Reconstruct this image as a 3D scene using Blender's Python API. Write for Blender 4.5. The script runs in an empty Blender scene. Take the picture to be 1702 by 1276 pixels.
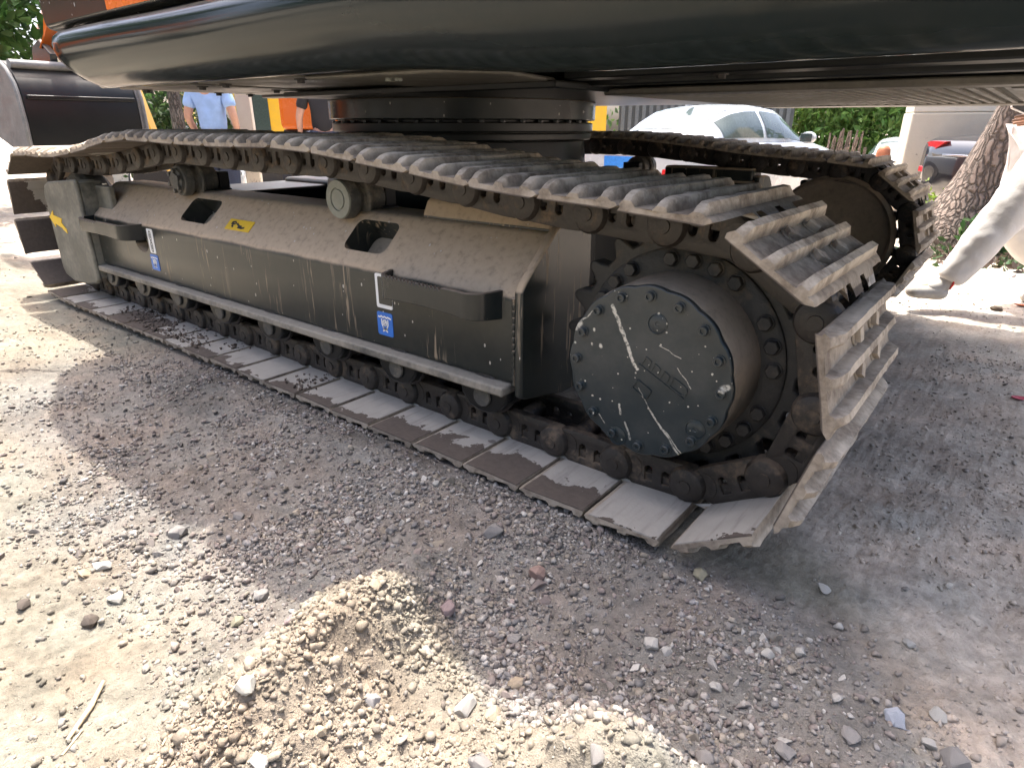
import bpy, bmesh, math, random
import numpy as np
from mathutils import Vector, Matrix
R = math.radians
random.seed(7); RNG = np.random.default_rng(7)
S = bpy.context.scene
COL = S.collection
K = 1.137                                   # the machine is drawn in a unit of 1.137 m and its root scaled
# ------------------------------------------------------------------ camera, sky, sun, exposure
cam = bpy.data.cameras.new('camera'); cam.sensor_width = 36; cam.lens = 1060.68/1702*36
cam.clip_start = .02; cam.clip_end = 2000
co = bpy.data.objects.new('camera', cam); COL.objects.link(co)
co.location = (.5169, -1.2393, .9720)
co.rotation_euler = (R(90-21.867), 0, R(38.506))
S.camera = co
SUN = Vector((-.28, .23, 1)).normalized()
w = bpy.data.worlds.new('World'); S.world = w; w.use_nodes = True
wn = w.node_tree; bgn = wn.nodes['Background']
sky = wn.nodes.new('ShaderNodeTexSky'); sky.sky_type = 'NISHITA'; sky.sun_disc = False
sky.sun_elevation = math.asin(SUN.z); sky.sun_rotation = math.atan2(SUN.x, SUN.y)
sky.air_density = .6; sky.dust_density = 6.0; sky.ozone_density = .3
wn.links.new(sky.outputs[0], bgn.inputs[0]); bgn.inputs[1].default_value = .15
sl = bpy.data.lights.new('sun', 'SUN'); sl.energy = 2.0; sl.angle = R(.53); sl.color = (1, .955, .88)
so = bpy.data.objects.new('sun', sl); COL.objects.link(so)
so.rotation_euler = (-SUN).to_track_quat('-Z', 'Y').to_euler(); so.location = (-5, 4, 18)
S.view_settings.view_transform = 'Standard'; S.view_settings.look = 'None'
S.view_settings.exposure = 2.3; S.view_settings.gamma = 1; S.view_settings.use_curve_mapping = False
S.cycles.use_denoising = True
S.cycles.max_bounces = 8; S.cycles.diffuse_bounces = 4; S.cycles.glossy_bounces = 3; S.cycles.sample_clamp_indirect = 8

# ------------------------------------------------------------------ node helpers
class NT:
    def __init__(s, name):
        s.m = bpy.data.materials.new(name); s.m.use_nodes = True
        s.t = s.m.node_tree; s.b = s.t.nodes['Principled BSDF']; s.out = s.t.nodes['Material Output']
    def n(s, typ, **kw):
        x = s.t.nodes.new('ShaderNode'+typ)
        for k, v in kw.items(): setattr(x, k, v)
        return x
    def put(s, sock, v):
        if v is None: return
        if isinstance(v, bpy.types.NodeSocket): s.t.links.new(v, sock)
        elif isinstance(v, (tuple, list)):
            sock.default_value = tuple(v)+(1,) if (len(v) == 3 and sock.type == 'RGBA') else tuple(v)
        else: sock.default_value = v
    def math(s, op, a, b=None, c=None, clamp=False):
        x = s.n('Math', operation=op, use_clamp=clamp)
        for i, v in enumerate((a, b, c)):
            if v is not None: s.put(x.inputs[i], v)
        return x.outputs[0]
    def vm(s, op, a, b=None, scale=None):
        x = s.n('VectorMath', operation=op)
        s.put(x.inputs[0], a)
        if b is not None: s.put(x.inputs[1], b)
        if scale is not None: s.put(x.inputs['Scale'], scale)
        return x.outputs['Value'] if op in ('LENGTH', 'DOT_PRODUCT', 'DISTANCE') else x.outputs['Vector']
    def coord(s, which='Object'): return s.n('TexCoord').outputs[which]
    def xyz(s, v):
        x = s.n('SeparateXYZ'); s.put(x.inputs[0], v); return x.outputs
    def mapping(s, v, scale=(1, 1, 1), loc=(0, 0, 0)):
        x = s.n('Mapping'); s.put(x.inputs[0], v); x.inputs['Scale'].default_value = scale; x.inputs['Location'].default_value = loc
        return x.outputs[0]
    def noise(s, v, scale=5, detail=4, rough=.55, dist=0):
        x = s.n('TexNoise'); s.put(x.inputs['Vector'], v); s.put(x.inputs['Scale'], scale)
        x.inputs['Detail'].default_value = detail; x.inputs['Roughness'].default_value = rough; x.inputs['Distortion'].default_value = dist
        return x.outputs['Fac']
    def voro(s, v, scale=5, out='Distance', feature='F1', rnd=1.0):
        x = s.n('TexVoronoi', feature=feature); s.put(x.inputs['Vector'], v); s.put(x.inputs['Scale'], scale)
        x.inputs['Randomness'].default_value = rnd
        return x.outputs[out]
    def step(s, v, a, b):
        x = s.n('MapRange', interpolation_type='SMOOTHSTEP'); s.put(x.inputs[0], v); s.put(x.inputs[1], a); s.put(x.inputs[2], b)
        return x.outputs[0]
    def mix(s, f, a, b):
        x = s.n('Mix', data_type='RGBA'); s.put(x.inputs[0], f); s.put(x.inputs[6], a); s.put(x.inputs[7], b)
        return x.outputs[2]
    def mixf(s, f, a, b):
        x = s.n('Mix', data_type='FLOAT'); s.put(x.inputs[0], f); s.put(x.inputs[2], a); s.put(x.inputs[3], b)
        return x.outputs[0]
    def bump(s, h, strength=.3, dist=.01):
        x = s.n('Bump'); s.put(x.inputs['Height'], h); x.inputs['Strength'].default_value = strength; x.inputs['Distance'].default_value = dist
        s.t.links.new(x.outputs[0], s.b.inputs['Normal'])
    def rnd(s): return s.n('ObjectInfo').outputs['Random']
    def up(s): return s.xyz(s.n('NewGeometry').outputs['Normal'])[2]
    def set(s, **kw):
        names = dict(col='Base Color', rough='Roughness', metal='Metallic', spec='Specular IOR Level', coat='Coat Weight', coatr='Coat Roughness', trans='Transmission Weight', ior='IOR', alpha='Alpha', em='Emission Color', ems='Emission Strength', sss='Subsurface Weight')
        for k, v in kw.items(): s.put(s.b.inputs[names[k]], v)
        return s.m

def flat(name, col, rough=.5, metal=0, coat=0, var=.12, scale=30, bump=0):
    m = NT(name); c = m.coord()
    n = m.noise(c, scale, 4)
    a = tuple(x*(1-var) for x in col); b = tuple(min(1, x*(1+var)) for x in col)
    m.set(col=m.mix(m.step(n, .3, .7), a, b), rough=m.mixf(n, rough*.8, min(1, rough*1.2)), metal=metal, coat=coat)
    if bump: m.bump(n, bump, .01)
    return m.m

DUST = (.27, .205, .145)
PAINT = (.012, .017, .018)
def paint(name, base=PAINT, rough=.22, spec=.38, updust=.9, side=.12, dust=DUST, drips=0, specks=0, thr=(.25, .75), scale=1.0, coat=0):
    m = NT(name); c = m.coord('Object'); up = m.up()
    n1 = m.noise(c, 6*scale, 6, .6); n2 = m.noise(c, 45*scale, 5, .65)
    d = m.math('MULTIPLY', m.step(m.math('ADD', up, m.math('MULTIPLY', m.math('SUBTRACT', n1, .5), .5)), *thr), updust)
    d = m.math('MULTIPLY', d, m.mixf(m.step(n2, .25, .5), .72, 1))
    s = m.math('MULTIPLY', m.step(m.math('ADD', n1, m.math('MULTIPLY', n2, .35)), .35, .95), side*2)
    d = m.math('MAXIMUM', d, s)
    mud = None
    if drips:
        st = m.noise(m.mapping(c, (70, 70, 5)), 1, 3, .6)
        st2 = m.noise(m.mapping(c, (9, 9, 1.5)), 1, 2, .6)
        dm = m.math('MULTIPLY', m.step(st, .56, .64), m.step(st2, .46, .60))
        d = m.math('MAXIMUM', d, m.math('MULTIPLY', dm, drips))
    col = m.mix(d, base, m.mix(n2, tuple(x*.8 for x in dust), tuple(x*1.15 for x in dust)))
    rg = m.mixf(d, rough, .9)
    if specks:
        v = m.n('TexVoronoi'); m.put(v.inputs['Vector'], m.mapping(c, (1, 1, .55))); v.inputs['Scale'].default_value = 55
        r = m.xyz(v.outputs['Color'])[0]
        rad = m.math('MULTIPLY', m.math('POWER', r, 6), .22)
        k = m.math('MULTIPLY', m.math('LESS_THAN', v.outputs['Distance'], rad), specks)
        col = m.mix(k, col, (.55, .52, .46)); rg = m.mixf(k, rg, .8)
    m.set(col=col, rough=rg, spec=spec, coat=m.math('MULTIPLY', m.math('SUBTRACT', 1, d), coat), coatr=.22)
    m.bump(m.math('ADD', m.math('MULTIPLY', n2, m.mixf(d, .05, 1)), 0), .06, .004)
    return m.m

def mudsteel(name, dark=(.035, .028, .023), mud=(.17, .125, .085), amt=.5, upb=.35):
    m = NT(name); c = m.coord('Object'); r = m.rnd()
    p = m.vm('ADD', c, m.vm('SCALE', (31., 17., 5.), scale=r))
    n1 = m.noise(p, 14, 6, .65); n2 = m.noise(p, 80, 4, .6)
    f = m.math('ADD', m.math('ADD', n1, m.math('MULTIPLY', n2, .25)), m.math('MULTIPLY', m.up(), upb*.4))
    f = m.step(f, .78-amt*.4, 1.0-amt*.4)
    m.set(col=m.mix(f, m.mix(n2, tuple(x*.6 for x in dark), tuple(x*1.6 for x in dark)), m.mix(n2, tuple(x*.7 for x in mud), tuple(x*1.25 for x in mud))), rough=m.mixf(f, .5, .92), metal=0)
    m.bump(m.math('ADD', m.math('MULTIPLY', n1, .7), m.math('MULTIPLY', n2, .5)), .55, .006)
    return m.m

M = {}
M['paint'] = paint('black_paint', rough=.2, updust=.5, side=.02, specks=.6)
M['skirt'] = paint('glossy_black_paint', base=(.010, .017, .018), rough=.13, updust=.35, side=.012, specks=0, thr=(.5, .95))
M['frame'] = paint('dusty_black_paint', base=(.012, .018, .0175), rough=.3, updust=1.0, side=.02, coat=.25, dust=(.47, .365, .255), drips=.6, specks=.9, thr=(.12, .5))
M['ledge'] = paint('dusty_ledge_paint', base=(.05, .05, .045), rough=.6, updust=.9, side=.6, dust=(.3, .27, .22), drips=.5)
M['guard'] = paint('dusty_guard_paint', base=(.03, .034, .03), rough=.34, updust=.8, side=.42, dust=(.31, .29, .235), thr=(.12, .5))
M['under'] = paint('underside_paint', base=(.008, .010, .011), rough=.3, updust=.2, side=.012, dust=(.2, .18, .15))
M['plate_under'] = paint('belly_paint', base=(.085, .082, .072), rough=.26, updust=.2, side=.3, dust=(.24, .22, .185))
M['dark'] = flat('dark_inside', (.01, .01, .011), .6)
M['link'] = mudsteel('muddy_link_steel', dark=(.028, .023, .019), mud=(.15, .11, .075), amt=.36)
M['linkdark'] = mudsteel('dark_link_steel', dark=(.02, .018, .017), mud=(.09, .07, .055), amt=.2)
M['roller'] = mudsteel('dusty_roller_steel', dark=(.06, .06, .055), mud=(.17, .15, .12), amt=.45)
M['sprocket'] = mudsteel('sprocket_steel', dark=(.03, .029, .027), mud=(.12, .1, .075), amt=.3)
M['cap'] = flat('grey_cap_steel', (.2, .21, .18), .45, .2)
M['orange'] = paint('orange_paint', base=(.75, .16, .012), rough=.25, updust=.2, side=.03)
M['glass'] = flat('dark_cab_glass', (.015, .02, .022), .05)
M['rubber'] = flat('black_rubber', (.018, .018, .018), .7)

def shoe_mat(name):
    m = NT(name); c = m.coord('Object'); r = m.rnd(); xyz = m.xyz(c); wetness = m.xyz(m.n('ObjectInfo').outputs['Color'])[0]
    p = m.vm('ADD', c, m.vm('SCALE', (41., 13., 7.), scale=r))
    n1 = m.noise(p, 9, 6, .65, .3); n2 = m.noise(p, 60, 5, .65); n3 = m.noise(p, 3.2, 3, .55)
    n4 = m.noise(m.mapping(p, (30, 3, 30)), 1.6, 4, .6)
    inner = m.step(xyz[2], -.049, -.0465)            # the plate's inner face
    # outside: dried pale mud over steel
    f = m.step(m.math('ADD', n1, m.math('MULTIPLY', n2, .3)), .42, .8)
    pale = m.mix(n2, (.43, .37, .29), (.64, .555, .445)); brown = m.mix(n2, (.10, .078, .058), (.26, .205, .15))
    outc = m.mix(f, brown, pale)
    hi = m.step(xyz[2], -.062, -.078)                # crests worn paler
    outc = m.mix(m.math('MULTIPLY', m.math('SUBTRACT', 1, hi), .45), outc, brown)
    # inside: grey scuffed steel, wet brown earth towards the outer end on some shoes
    wet = m.step(m.math('SUBTRACT', m.math('ADD', m.math('MULTIPLY', wetness, .26), m.math('MULTIPLY', m.math('SUBTRACT', n1, .5), .30)), xyz[1]), -.003, .003)
    spots = m.step(m.voro(m.vm('ADD', p, m.vm('SCALE', (1., 1., 1.), scale=m.math('MULTIPLY', n1, .06))), 11), .16, .13)
    spots = m.math('MULTIPLY', spots, m.math('MULTIPLY', m.step(n3, .45, .55), .7))
    wet = m.math('MAXIMUM', wet, spots)
    grey = m.mix(n1, (.27, .25, .22), (.44, .41, .36)); grey = m.mix(m.math('MULTIPLY', m.step(n4, .5, .7), .4), grey, (.16, .145, .13))
    inc = m.mix(wet, grey, m.mix(n2, (.05, .04, .033), (.125, .098, .078)))
    col = m.mix(inner, outc, inc)
    m.set(col=col, rough=m.mixf(m.math('MULTIPLY', inner, m.math('SUBTRACT', 1, wet)), .9, .55))
    m.bump(m.math('ADD', m.math('MULTIPLY', n1, .8), m.math('MULTIPLY', n2, .6)), .5, .006)
    return m.m
M['shoe'] = shoe_mat('dried_mud_shoe')

def vcol_mat(name, attr='tint', rough=.95, bump=.5, bscale=90, bdist=.004, sss=0, trans=False):
    m = NT(name); a = m.n('Attribute', attribute_name=attr)
    c = m.coord('Object'); n = m.noise(c, bscale, 5, .65); n2 = m.noise(c, bscale*4, 3, .6)
    col = m.mix(m.step(n, .3, .7), m.mix(.30, a.outputs['Color'], (0, 0, 0)), a.outputs['Color'])
    m.set(col=col, rough=rough, spec=.25)
    if bump: m.bump(m.math('ADD', n, m.math('MULTIPLY', n2, .5)), bump, bdist)
    if trans:
        tb = m.n('BsdfTranslucent'); m.put(tb.inputs[0], a.outputs['Color'])
        ms = m.n('MixShader'); ms.inputs[0].default_value = .35
        m.t.links.new(m.b.outputs[0], ms.inputs[1]); m.t.links.new(tb.outputs[0], ms.inputs[2]); m.t.links.new(ms.outputs[0], m.out.inputs[0])
    return m.m
M['stone'] = vcol_mat('stone', bscale=60, bump=.4)
M['dirt'] = vcol_mat('dirt', bscale=55, bump=.8, bdist=.008)
M['leaf'] = vcol_mat('leaf', rough=.55, bump=0, trans=True)

# ------------------------------------------------------------------ mesh helpers
def tag(o, label=None, cat=None, group=None, kind=None):
    for k, v in (('label', label), ('category', cat), ('group', group), ('kind', kind)):
        if v: o[k] = v
    return o
def empty(name, loc=(0, 0, 0), rz=0, parent=None, scale=1):
    o = bpy.data.objects.new(name, None); COL.objects.link(o); o.location = loc; o.rotation_euler = (0, 0, rz)
    o.scale = (scale,)*3; o.empty_display_size = .1
    if parent: o.parent = parent
    return o
def link(name, me, parent=None, mat=None, loc=None, rot=None):
    o = bpy.data.objects.new(name, me); COL.objects.link(o)
    if mat: me.materials.clear(); me.materials.append(mat)
    if parent: o.parent = parent
    if loc is not None: o.location = loc
    if rot is not None: o.rotation_euler = rot
    return o
def finish(name, bm, mat, parent=None, bevel=0, seg=2, ang=38, loc=None, rot=None):
    bmesh.ops.recalc_face_normals(bm, faces=bm.faces)
    me = bpy.data.meshes.new(name); bm.to_mesh(me); bm.free()
    me.shade_smooth(); me.set_sharp_from_angle(angle=R(ang))
    o = link(name, me, parent, mat, loc, rot)
    if bevel:
        b = o.modifiers.new('bevel', 'BEVEL'); b.width = bevel; b.segments = seg; b.limit_method = 'ANGLE'; b.angle_limit = R(35); b.harden_normals = False
    return o
def BM(): return bmesh.new()
def box(bm, x0, x1, y0, y1, z0, z1, mat=None):
    v = [bm.verts.new((x, y, z)) for x in (x0, x1) for y in (y0, y1) for z in (z0, z1)]
    if mat is not None:
        for q in v: q.co = mat @ q.co
    for f in ((0, 1, 3, 2), (4, 6, 7, 5), (0, 4, 5, 1), (2, 3, 7, 6), (0, 2, 6, 4), (1, 5, 7, 3)): bm.faces.new([v[i] for i in f])
    return v
def frame_of(d):
    d = Vector(d).normalized(); a = Vector((0, 0, 1)) if abs(d.z) < .9 else Vector((1, 0, 0))
    u = d.cross(a).normalized(); return u, d.cross(u)
def rings(bm, rs, cap=True, closed=False):
    vs = [[bm.verts.new(p) for p in r] for r in rs]; n = len(vs[0])
    for a, b in zip(vs, vs[1:] + ([vs[0]] if closed else [])):
        for i in range(n): bm.faces.new((a[i], a[(i+1) % n], b[(i+1) % n], b[i]))
    if cap and not closed:
        bm.faces.new(vs[0][::-1]); bm.faces.new(vs[-1])
    return vs
def cyl(bm, p0, p1, r0, r1=None, n=20):
    p0, p1 = Vector(p0), Vector(p1); u, v = frame_of(p1-p0); r1 = r0 if r1 is None else r1
    rings(bm, [[p+(u*math.cos(t)+v*math.sin(t))*r for t in [2*math.pi*i/n for i in range(n)]] for p, r in ((p0, r0), (p1, r1))])
def lathe(bm, prof, c=(0, 0, 0), axis='y', n=32, cap=True):
    """prof: (radius, position along axis)"""
    c = Vector(c); rs = []
    for r, a in prof:
        ring = []
        for i in range(n):
            t = 2*math.pi*i/n; p, q = r*math.cos(t), r*math.sin(t)
            ring.append(c + (Vector((p, a, q)) if axis == 'y' else Vector((p, q, a)) if axis == 'z' else Vector((a, p, q))))
        rs.append(ring)
    rings(bm, rs, cap)
def tube(bm, pts, r, n=10):
    pts = [Vector(p) for p in pts]; rs = []
    for i, p in enumerate(pts):
        d = (pts[min(i+1, len(pts)-1)]-pts[max(i-1, 0)]); u, v = frame_of(d); rr = r[i] if isinstance(r, (list, tuple)) else r
        rs.append([p+(u*math.cos(t)+v*math.sin(t))*rr for t in [2*math.pi*k/n for k in range(n)]])
    rings(bm, rs)
def prism(bm, poly, y0, y1, plane='xz'):
    f = {'xz': lambda p, y: (p[0], y, p[1]), 'xy': lambda p, y: (p[0], p[1], y), 'yz': lambda p, y: (y, p[0], p[1])}[plane]
    rings(bm, [[f(p, y) for p in poly] for y in (y0, y1)])
def holed(name, outer, holes, thick, mat, parent=None, M4=None, bev=0, smooth=True):
    """flat outline with holes given a thickness; local x,y, thickness along z, mapped by M4"""
    cu = bpy.data.curves.new(name, 'CURVE'); cu.dimensions = '2D'; cu.fill_mode = 'BOTH'; cu.extrude = thick/2 - bev
    cu.bevel_depth = bev; cu.bevel_resolution = 1; cu.resolution_u = 1
    for poly in [outer]+holes:
        s = cu.splines.new('POLY'); s.points.add(len(poly)-1); s.use_cyclic_u = True
        for q, p in zip(s.points, poly): q.co = (p[0], p[1], 0, 1)
    t = bpy.data.objects.new('tmp', cu); COL.objects.link(t)
    me = bpy.data.meshes.new_from_object(t.evaluated_get(bpy.context.evaluated_depsgraph_get()))
    bpy.data.objects.remove(t); bpy.data.curves.remove(cu)
    me.name = name
    if M4: me.transform(M4)
    bm = bmesh.new(); bm.from_mesh(me); bmesh.ops.remove_doubles(bm, verts=bm.verts, dist=1e-5); bmesh.ops.recalc_face_normals(bm, faces=bm.faces); bm.to_mesh(me); bm.free()
    me.shade_smooth(); me.set_sharp_from_angle(angle=R(35))
    if mat is None: return me
    return link(name, me, parent, mat)
def rrect(x0, x1, y0, y1, r, n=5):
    o = []
    for cx, cy, a in ((x1-r, y1-r, 0), (x0+r, y1-r, 90), (x0+r, y0+r, 180), (x1-r, y0+r, 270)):
        for i in range(n+1): t = R(a+90*i/n); o.append((cx+r*math.cos(t), cy+r*math.sin(t)))
    return o
def circ(cx, cy, r, n=24, ry=None): return [(cx+r*math.cos(2*math.pi*i/n), cy+(ry or r)*math.sin(2*math.pi*i/n)) for i in range(n)]
def ribbon(bm, pts, w, fn):
    """flat stroke along 2D points, fn maps (x,y) to 3D"""
    pts = [Vector(p) for p in pts]; L = []
    for i, p in enumerate(pts):
        d = (pts[min(i+1, len(pts)-1)]-pts[max(i-1, 0)]).normalized(); nrm = Vector((-d.y, d.x))
        L.append((bm.verts.new(fn(p+nrm*w/2)), bm.verts.new(fn(p-nrm*w/2))))
    for a, b in zip(L, L[1:]): bm.faces.new((a[0], b[0], b[1], a[1]))
def fast_mesh(name, V, F, mat=None, tint=None, smooth=False):
    """V (n,3), F (m,3 or 4) numpy arrays; tint (n,3) per vertex"""
    me = bpy.data.meshes.new(name); k = F.shape[1]
    me.vertices.add(len(V)); me.vertices.foreach_set('co', V.astype(np.float32).ravel())
    me.loops.add(F.size); me.loops.foreach_set('vertex_index', F.astype(np.int32).ravel())
    me.polygons.add(len(F)); me.polygons.foreach_set('loop_start', np.arange(0, F.size, k, dtype=np.int32))
    try: me.polygons.foreach_set('loop_total', np.full(len(F), k, np.int32))
    except Exception: pass
    if tint is not None:
        a = me.color_attributes.new('tint', 'FLOAT_COLOR', 'POINT')
        a.data.foreach_set('color', np.concatenate([tint, np.ones((len(V), 1))], 1).astype(np.float32).ravel())
    me.update(calc_edges=True); me.validate()
    if smooth: me.shade_smooth()
    if mat: me.materials.append(mat)
    return me
# value noise
_P = RNG.random((256, 256))
def vnoise(x, y):
    xi = np.floor(x).astype(int); yi = np.floor(y).astype(int); fx = x-xi; fy = y-yi
    fx = fx*fx*(3-2*fx); fy = fy*fy*(3-2*fy); g = lambda a, b: _P[a & 255, b & 255]
    return (g(xi, yi)*(1-fx)+g(xi+1, yi)*fx)*(1-fy)+(g(xi, yi+1)*(1-fx)+g(xi+1, yi+1)*fx)*fy
def fbm(x, y, f, octs, gain=.5):
    o = np.zeros_like(x, dtype=float); a = 1; t = 0
    for i in range(octs): o += a*vnoise(x*f+17.3*i, y*f+9.1*i); t += a; a *= gain; f *= 2.03
    return o/t-.5
def sstep(a, b, x):
    t = np.clip((x-a)/(b-a), 0, 1); return t*t*(3-2*t)
# ------------------------------------------------------------------ ground
def gh(x, y):
    """height of the ground, metres"""
    x = np.asarray(x, float); y = np.asarray(y, float)
    wx = x+.10*fbm(x, y, 5, 3); wy = y+.10*fbm(x+40, y+3, 5, 3)
    h = .035*fbm(x, y, 1.1, 3) + .020*fbm(x, y, 5, 3) - .02*np.abs(fbm(x+9, y, 11, 3)) + .010*fbm(x, y, 30, 3)
    und = sstep(-4.9, -4.5, x)*sstep(.55, .3, x)*sstep(-.16, .02, y)*sstep(3.2, 3.1, y)      # packed under the machine
    h = h*(1-.75*und) - .004*und - .014*sstep(-.3, -.05, y)*sstep(-4.5, -4, x)*sstep(1.2, .3, x)*sstep(3.2, 3, y)
    g = lambda cx, cy, sx, sy, a=0: np.exp(-((((wx-cx)*math.cos(a)+(wy-cy)*math.sin(a))/sx)**2+((-(wx-cx)*math.sin(a)+(wy-cy)*math.cos(a))/sy)**2))
    m1 = .15*g(-.345, -.68, .115, .24, .30) + .075*g(-.27, -.95, .24, .22)
    m2 = .19*g(.24, -.63, .19, .13, .05) + .03*g(.05, -.78, .14, .1)
    rough = .03*np.abs(fbm(x+3, y+7, 20, 4)) + .022*fbm(x, y, 46, 3)
    h = h + m1 + m2 + rough*np.clip((m1+m2)/.05, 0, 1)
    bank = .045*np.exp(-((y+.12)/.13)**2)*sstep(-2.7, -1.6, x)*sstep(.1, -.4, x)
    valley = -.05*g(.12, -.33, .30, .14, -.2)
    heap = .055*g(.40, -.33, .25, .20, .6)
    far = -.17*sstep(3.6, 6.8, y) - .3*sstep(-7.5, -10.5, x) - .5*sstep(13.2, 17.5, y)*sstep(-9, -6, x)
    road = sstep(.15, .45, x+.55*y)*sstep(-.9, -.5, y)
    h = h + road*(.004*sstep(0, .035, fbm(x+2, y+5, 6, 4)) - .0035*sstep(.05, .08, fbm(x+12, y+5, 9, 4)) + .005*fbm(x*.8+y*.5, (y*.8-x*.5)*4, 6, 3))     # flaked crust and wheel scuffs
    near = sstep(3.2, 1.6, np.hypot(x-.1, y+.5))
    return h + bank + valley + heap + far + near*(.010*fbm(x, y, 85, 3) - .008*np.abs(fbm(x+4, y+4, 60, 3)))
def zone(x, y):
    """how much the surface is loose grey-brown gravel (1) and pale packed road (1)"""
    n = fbm(x, y, 2.3, 4)
    grav = sstep(.10, .0, y+.10*n)*sstep(-1.05, -.65, y+.25*n)*sstep(-3.2, -2.2, x+.6*n)
    line = x - (.42 + .55*(-y-.05)) + .25*n           # the road's packed edge runs away to the right
    road = sstep(-.04, .16, line)*sstep(-.9, -.5, y)
    road = np.maximum(road, sstep(.2, .6, y+.3*n))
    m = np.exp(-(((x+.28)/.24)**2+((y+.80)/.34)**2)) + np.exp(-(((x-.22)/.3)**2+((y+.78)/.18)**2))
    sand = sstep(.35, .6, m+.2*n)
    return grav*(1-road)*(1-sand), road, sand
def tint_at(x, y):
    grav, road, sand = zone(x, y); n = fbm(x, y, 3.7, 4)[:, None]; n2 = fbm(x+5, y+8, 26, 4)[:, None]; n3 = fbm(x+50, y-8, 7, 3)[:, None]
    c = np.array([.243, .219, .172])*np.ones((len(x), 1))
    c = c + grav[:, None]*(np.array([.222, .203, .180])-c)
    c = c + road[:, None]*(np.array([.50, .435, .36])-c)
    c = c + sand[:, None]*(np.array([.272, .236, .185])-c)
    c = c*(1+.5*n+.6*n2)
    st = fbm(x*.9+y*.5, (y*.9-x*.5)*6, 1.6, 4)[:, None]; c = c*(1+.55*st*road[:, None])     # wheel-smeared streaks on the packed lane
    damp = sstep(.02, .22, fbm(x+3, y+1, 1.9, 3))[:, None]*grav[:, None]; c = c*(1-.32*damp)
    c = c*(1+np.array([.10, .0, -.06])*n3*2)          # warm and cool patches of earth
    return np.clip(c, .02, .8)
def graded(lo, hi, f0, f1, step, grow=1.09, cap=40):
    a = list(np.arange(f0, f1+step/2, step)); s = step
    while a[-1] < hi: s = min(s*grow, cap); a.append(a[-1]+s)
    b = []; s = step; p = f0
    while p > lo: s = min(s*grow, cap); p -= s; b.append(p)
    return np.array(b[::-1]+a)
gx = graded(-160, 160, -1.5, 1.0, .0058, 1.022); gy = graded(-160, 220, -1.3, .0, .0058, 1.026)
X, Y = np.meshgrid(gx, gy, indexing='ij'); X = X.ravel(); Y = Y.ravel()
Z = gh(X, Y); fade = sstep(60, 25, np.hypot(X, Y)); Z = Z*fade + (1-fade)*-.2
nx, ny = len(gx), len(gy); print('grid', nx, ny); I = np.arange(nx*ny).reshape(nx, ny)
F = np.stack([I[:-1, :-1], I[1:, :-1], I[1:, 1:], I[:-1, 1:]], -1).reshape(-1, 4)
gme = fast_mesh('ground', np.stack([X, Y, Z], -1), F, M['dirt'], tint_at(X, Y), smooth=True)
ground = link('ground', gme); tag(ground, kind='structure')

# stones: convex lumps
def hull(n, seed, ax=(1, .8, .62)):
    r = np.random.default_rng(seed); p = r.normal(size=(n, 3)); p /= np.linalg.norm(p, axis=1)[:, None]; p *= r.uniform(.82, 1.08, (n, 1))*np.array(ax)
    bm = bmesh.new()
    for q in p: bm.verts.new(q)
    res = bmesh.ops.convex_hull(bm, input=bm.verts)
    bmesh.ops.delete(bm, geom=[g for g in res['geom_interior'] if isinstance(g, bmesh.types.BMVert)], context='VERTS')
    bmesh.ops.triangulate(bm, faces=bm.faces); bm.verts.ensure_lookup_table(); bm.verts.index_update()
    V = np.array([v.co[:] for v in bm.verts]); Fc = np.array([[v.index for v in f.verts] for f in bm.faces]); bm.free()
    return V, Fc
STONE_COL = np.array([[.30, .275, .25], [.23, .205, .185], [.36, .335, .305], [.25, .205, .185], [.44, .42, .385], [.17, .15, .135], [.31, .27, .215], [.255, .245, .24], [.21, .175, .16]])
def scatter(P, rad, variants, name, mat, tintfn=None, sink=.25, parent=None):
    n = len(P); q = RNG.normal(size=(n, 4)); q /= np.linalg.norm(q, axis=1)[:, None]; a, b, c, d = q.T
    Rm = np.stack([1-2*(c*c+d*d), 2*(b*c-a*d), 2*(b*d+a*c), 2*(b*c+a*d), 1-2*(b*b+d*d), 2*(c*d-a*b), 2*(b*d-a*c), 2*(c*d+a*b), 1-2*(b*b+c*c)], -1).reshape(n, 3, 3)
    k = RNG.integers(0, len(variants), n); Vs, Fs, Ts = [], [], []; off = 0
    tint = tintfn(P) if tintfn else np.repeat([[.3, .27, .24]], n, 0)
    for i, (V, Fc) in enumerate(variants):
        s = np.where(k == i)[0]
        if not len(s): continue
        W = np.einsum('nij,vj->nvi', Rm[s], V)*rad[s, None, None]
        W[:, :, 2] *= .8
        W = W + P[s, None, :]; W[:, :, 2] += (rad[s]*(.55-sink))[:, None]
        Vs.append(W.reshape(-1, 3)); Fs.append((Fc[None]+(np.arange(len(s))*len(V))[:, None, None]).reshape(-1, 3)+off); off += len(s)*len(V)
        Ts.append(np.repeat(tint[s], len(V), 0))
    me = fast_mesh(name, np.concatenate(Vs), np.concatenate(Fs), mat, np.concatenate(Ts))
    return link(name, me, parent)
small = [hull(9, i) for i in range(8)]; mid = [hull(13, 50+i) for i in range(8)]; big = [hull(20, 90+i, (1, .85, .72)) for i in range(10)]
def stonetint(P):
    g, r, s = zone(P[:, 0], P[:, 1]); base = STONE_COL[RNG.integers(0, len(STONE_COL), len(P))]
    earth = tint_at(P[:, 0], P[:, 1])
    f = np.clip(.28+.62*s+.6*(1-g)*(1-s), 0, .92)[:, None]*RNG.uniform(.5, 1.1, (len(P), 1)); f = np.clip(f, 0, 1)
    return np.clip((base*(1-f)+earth*1.08*f)*RNG.uniform(.72, 1.28, (len(P), 1)), .03, .75)
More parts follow.
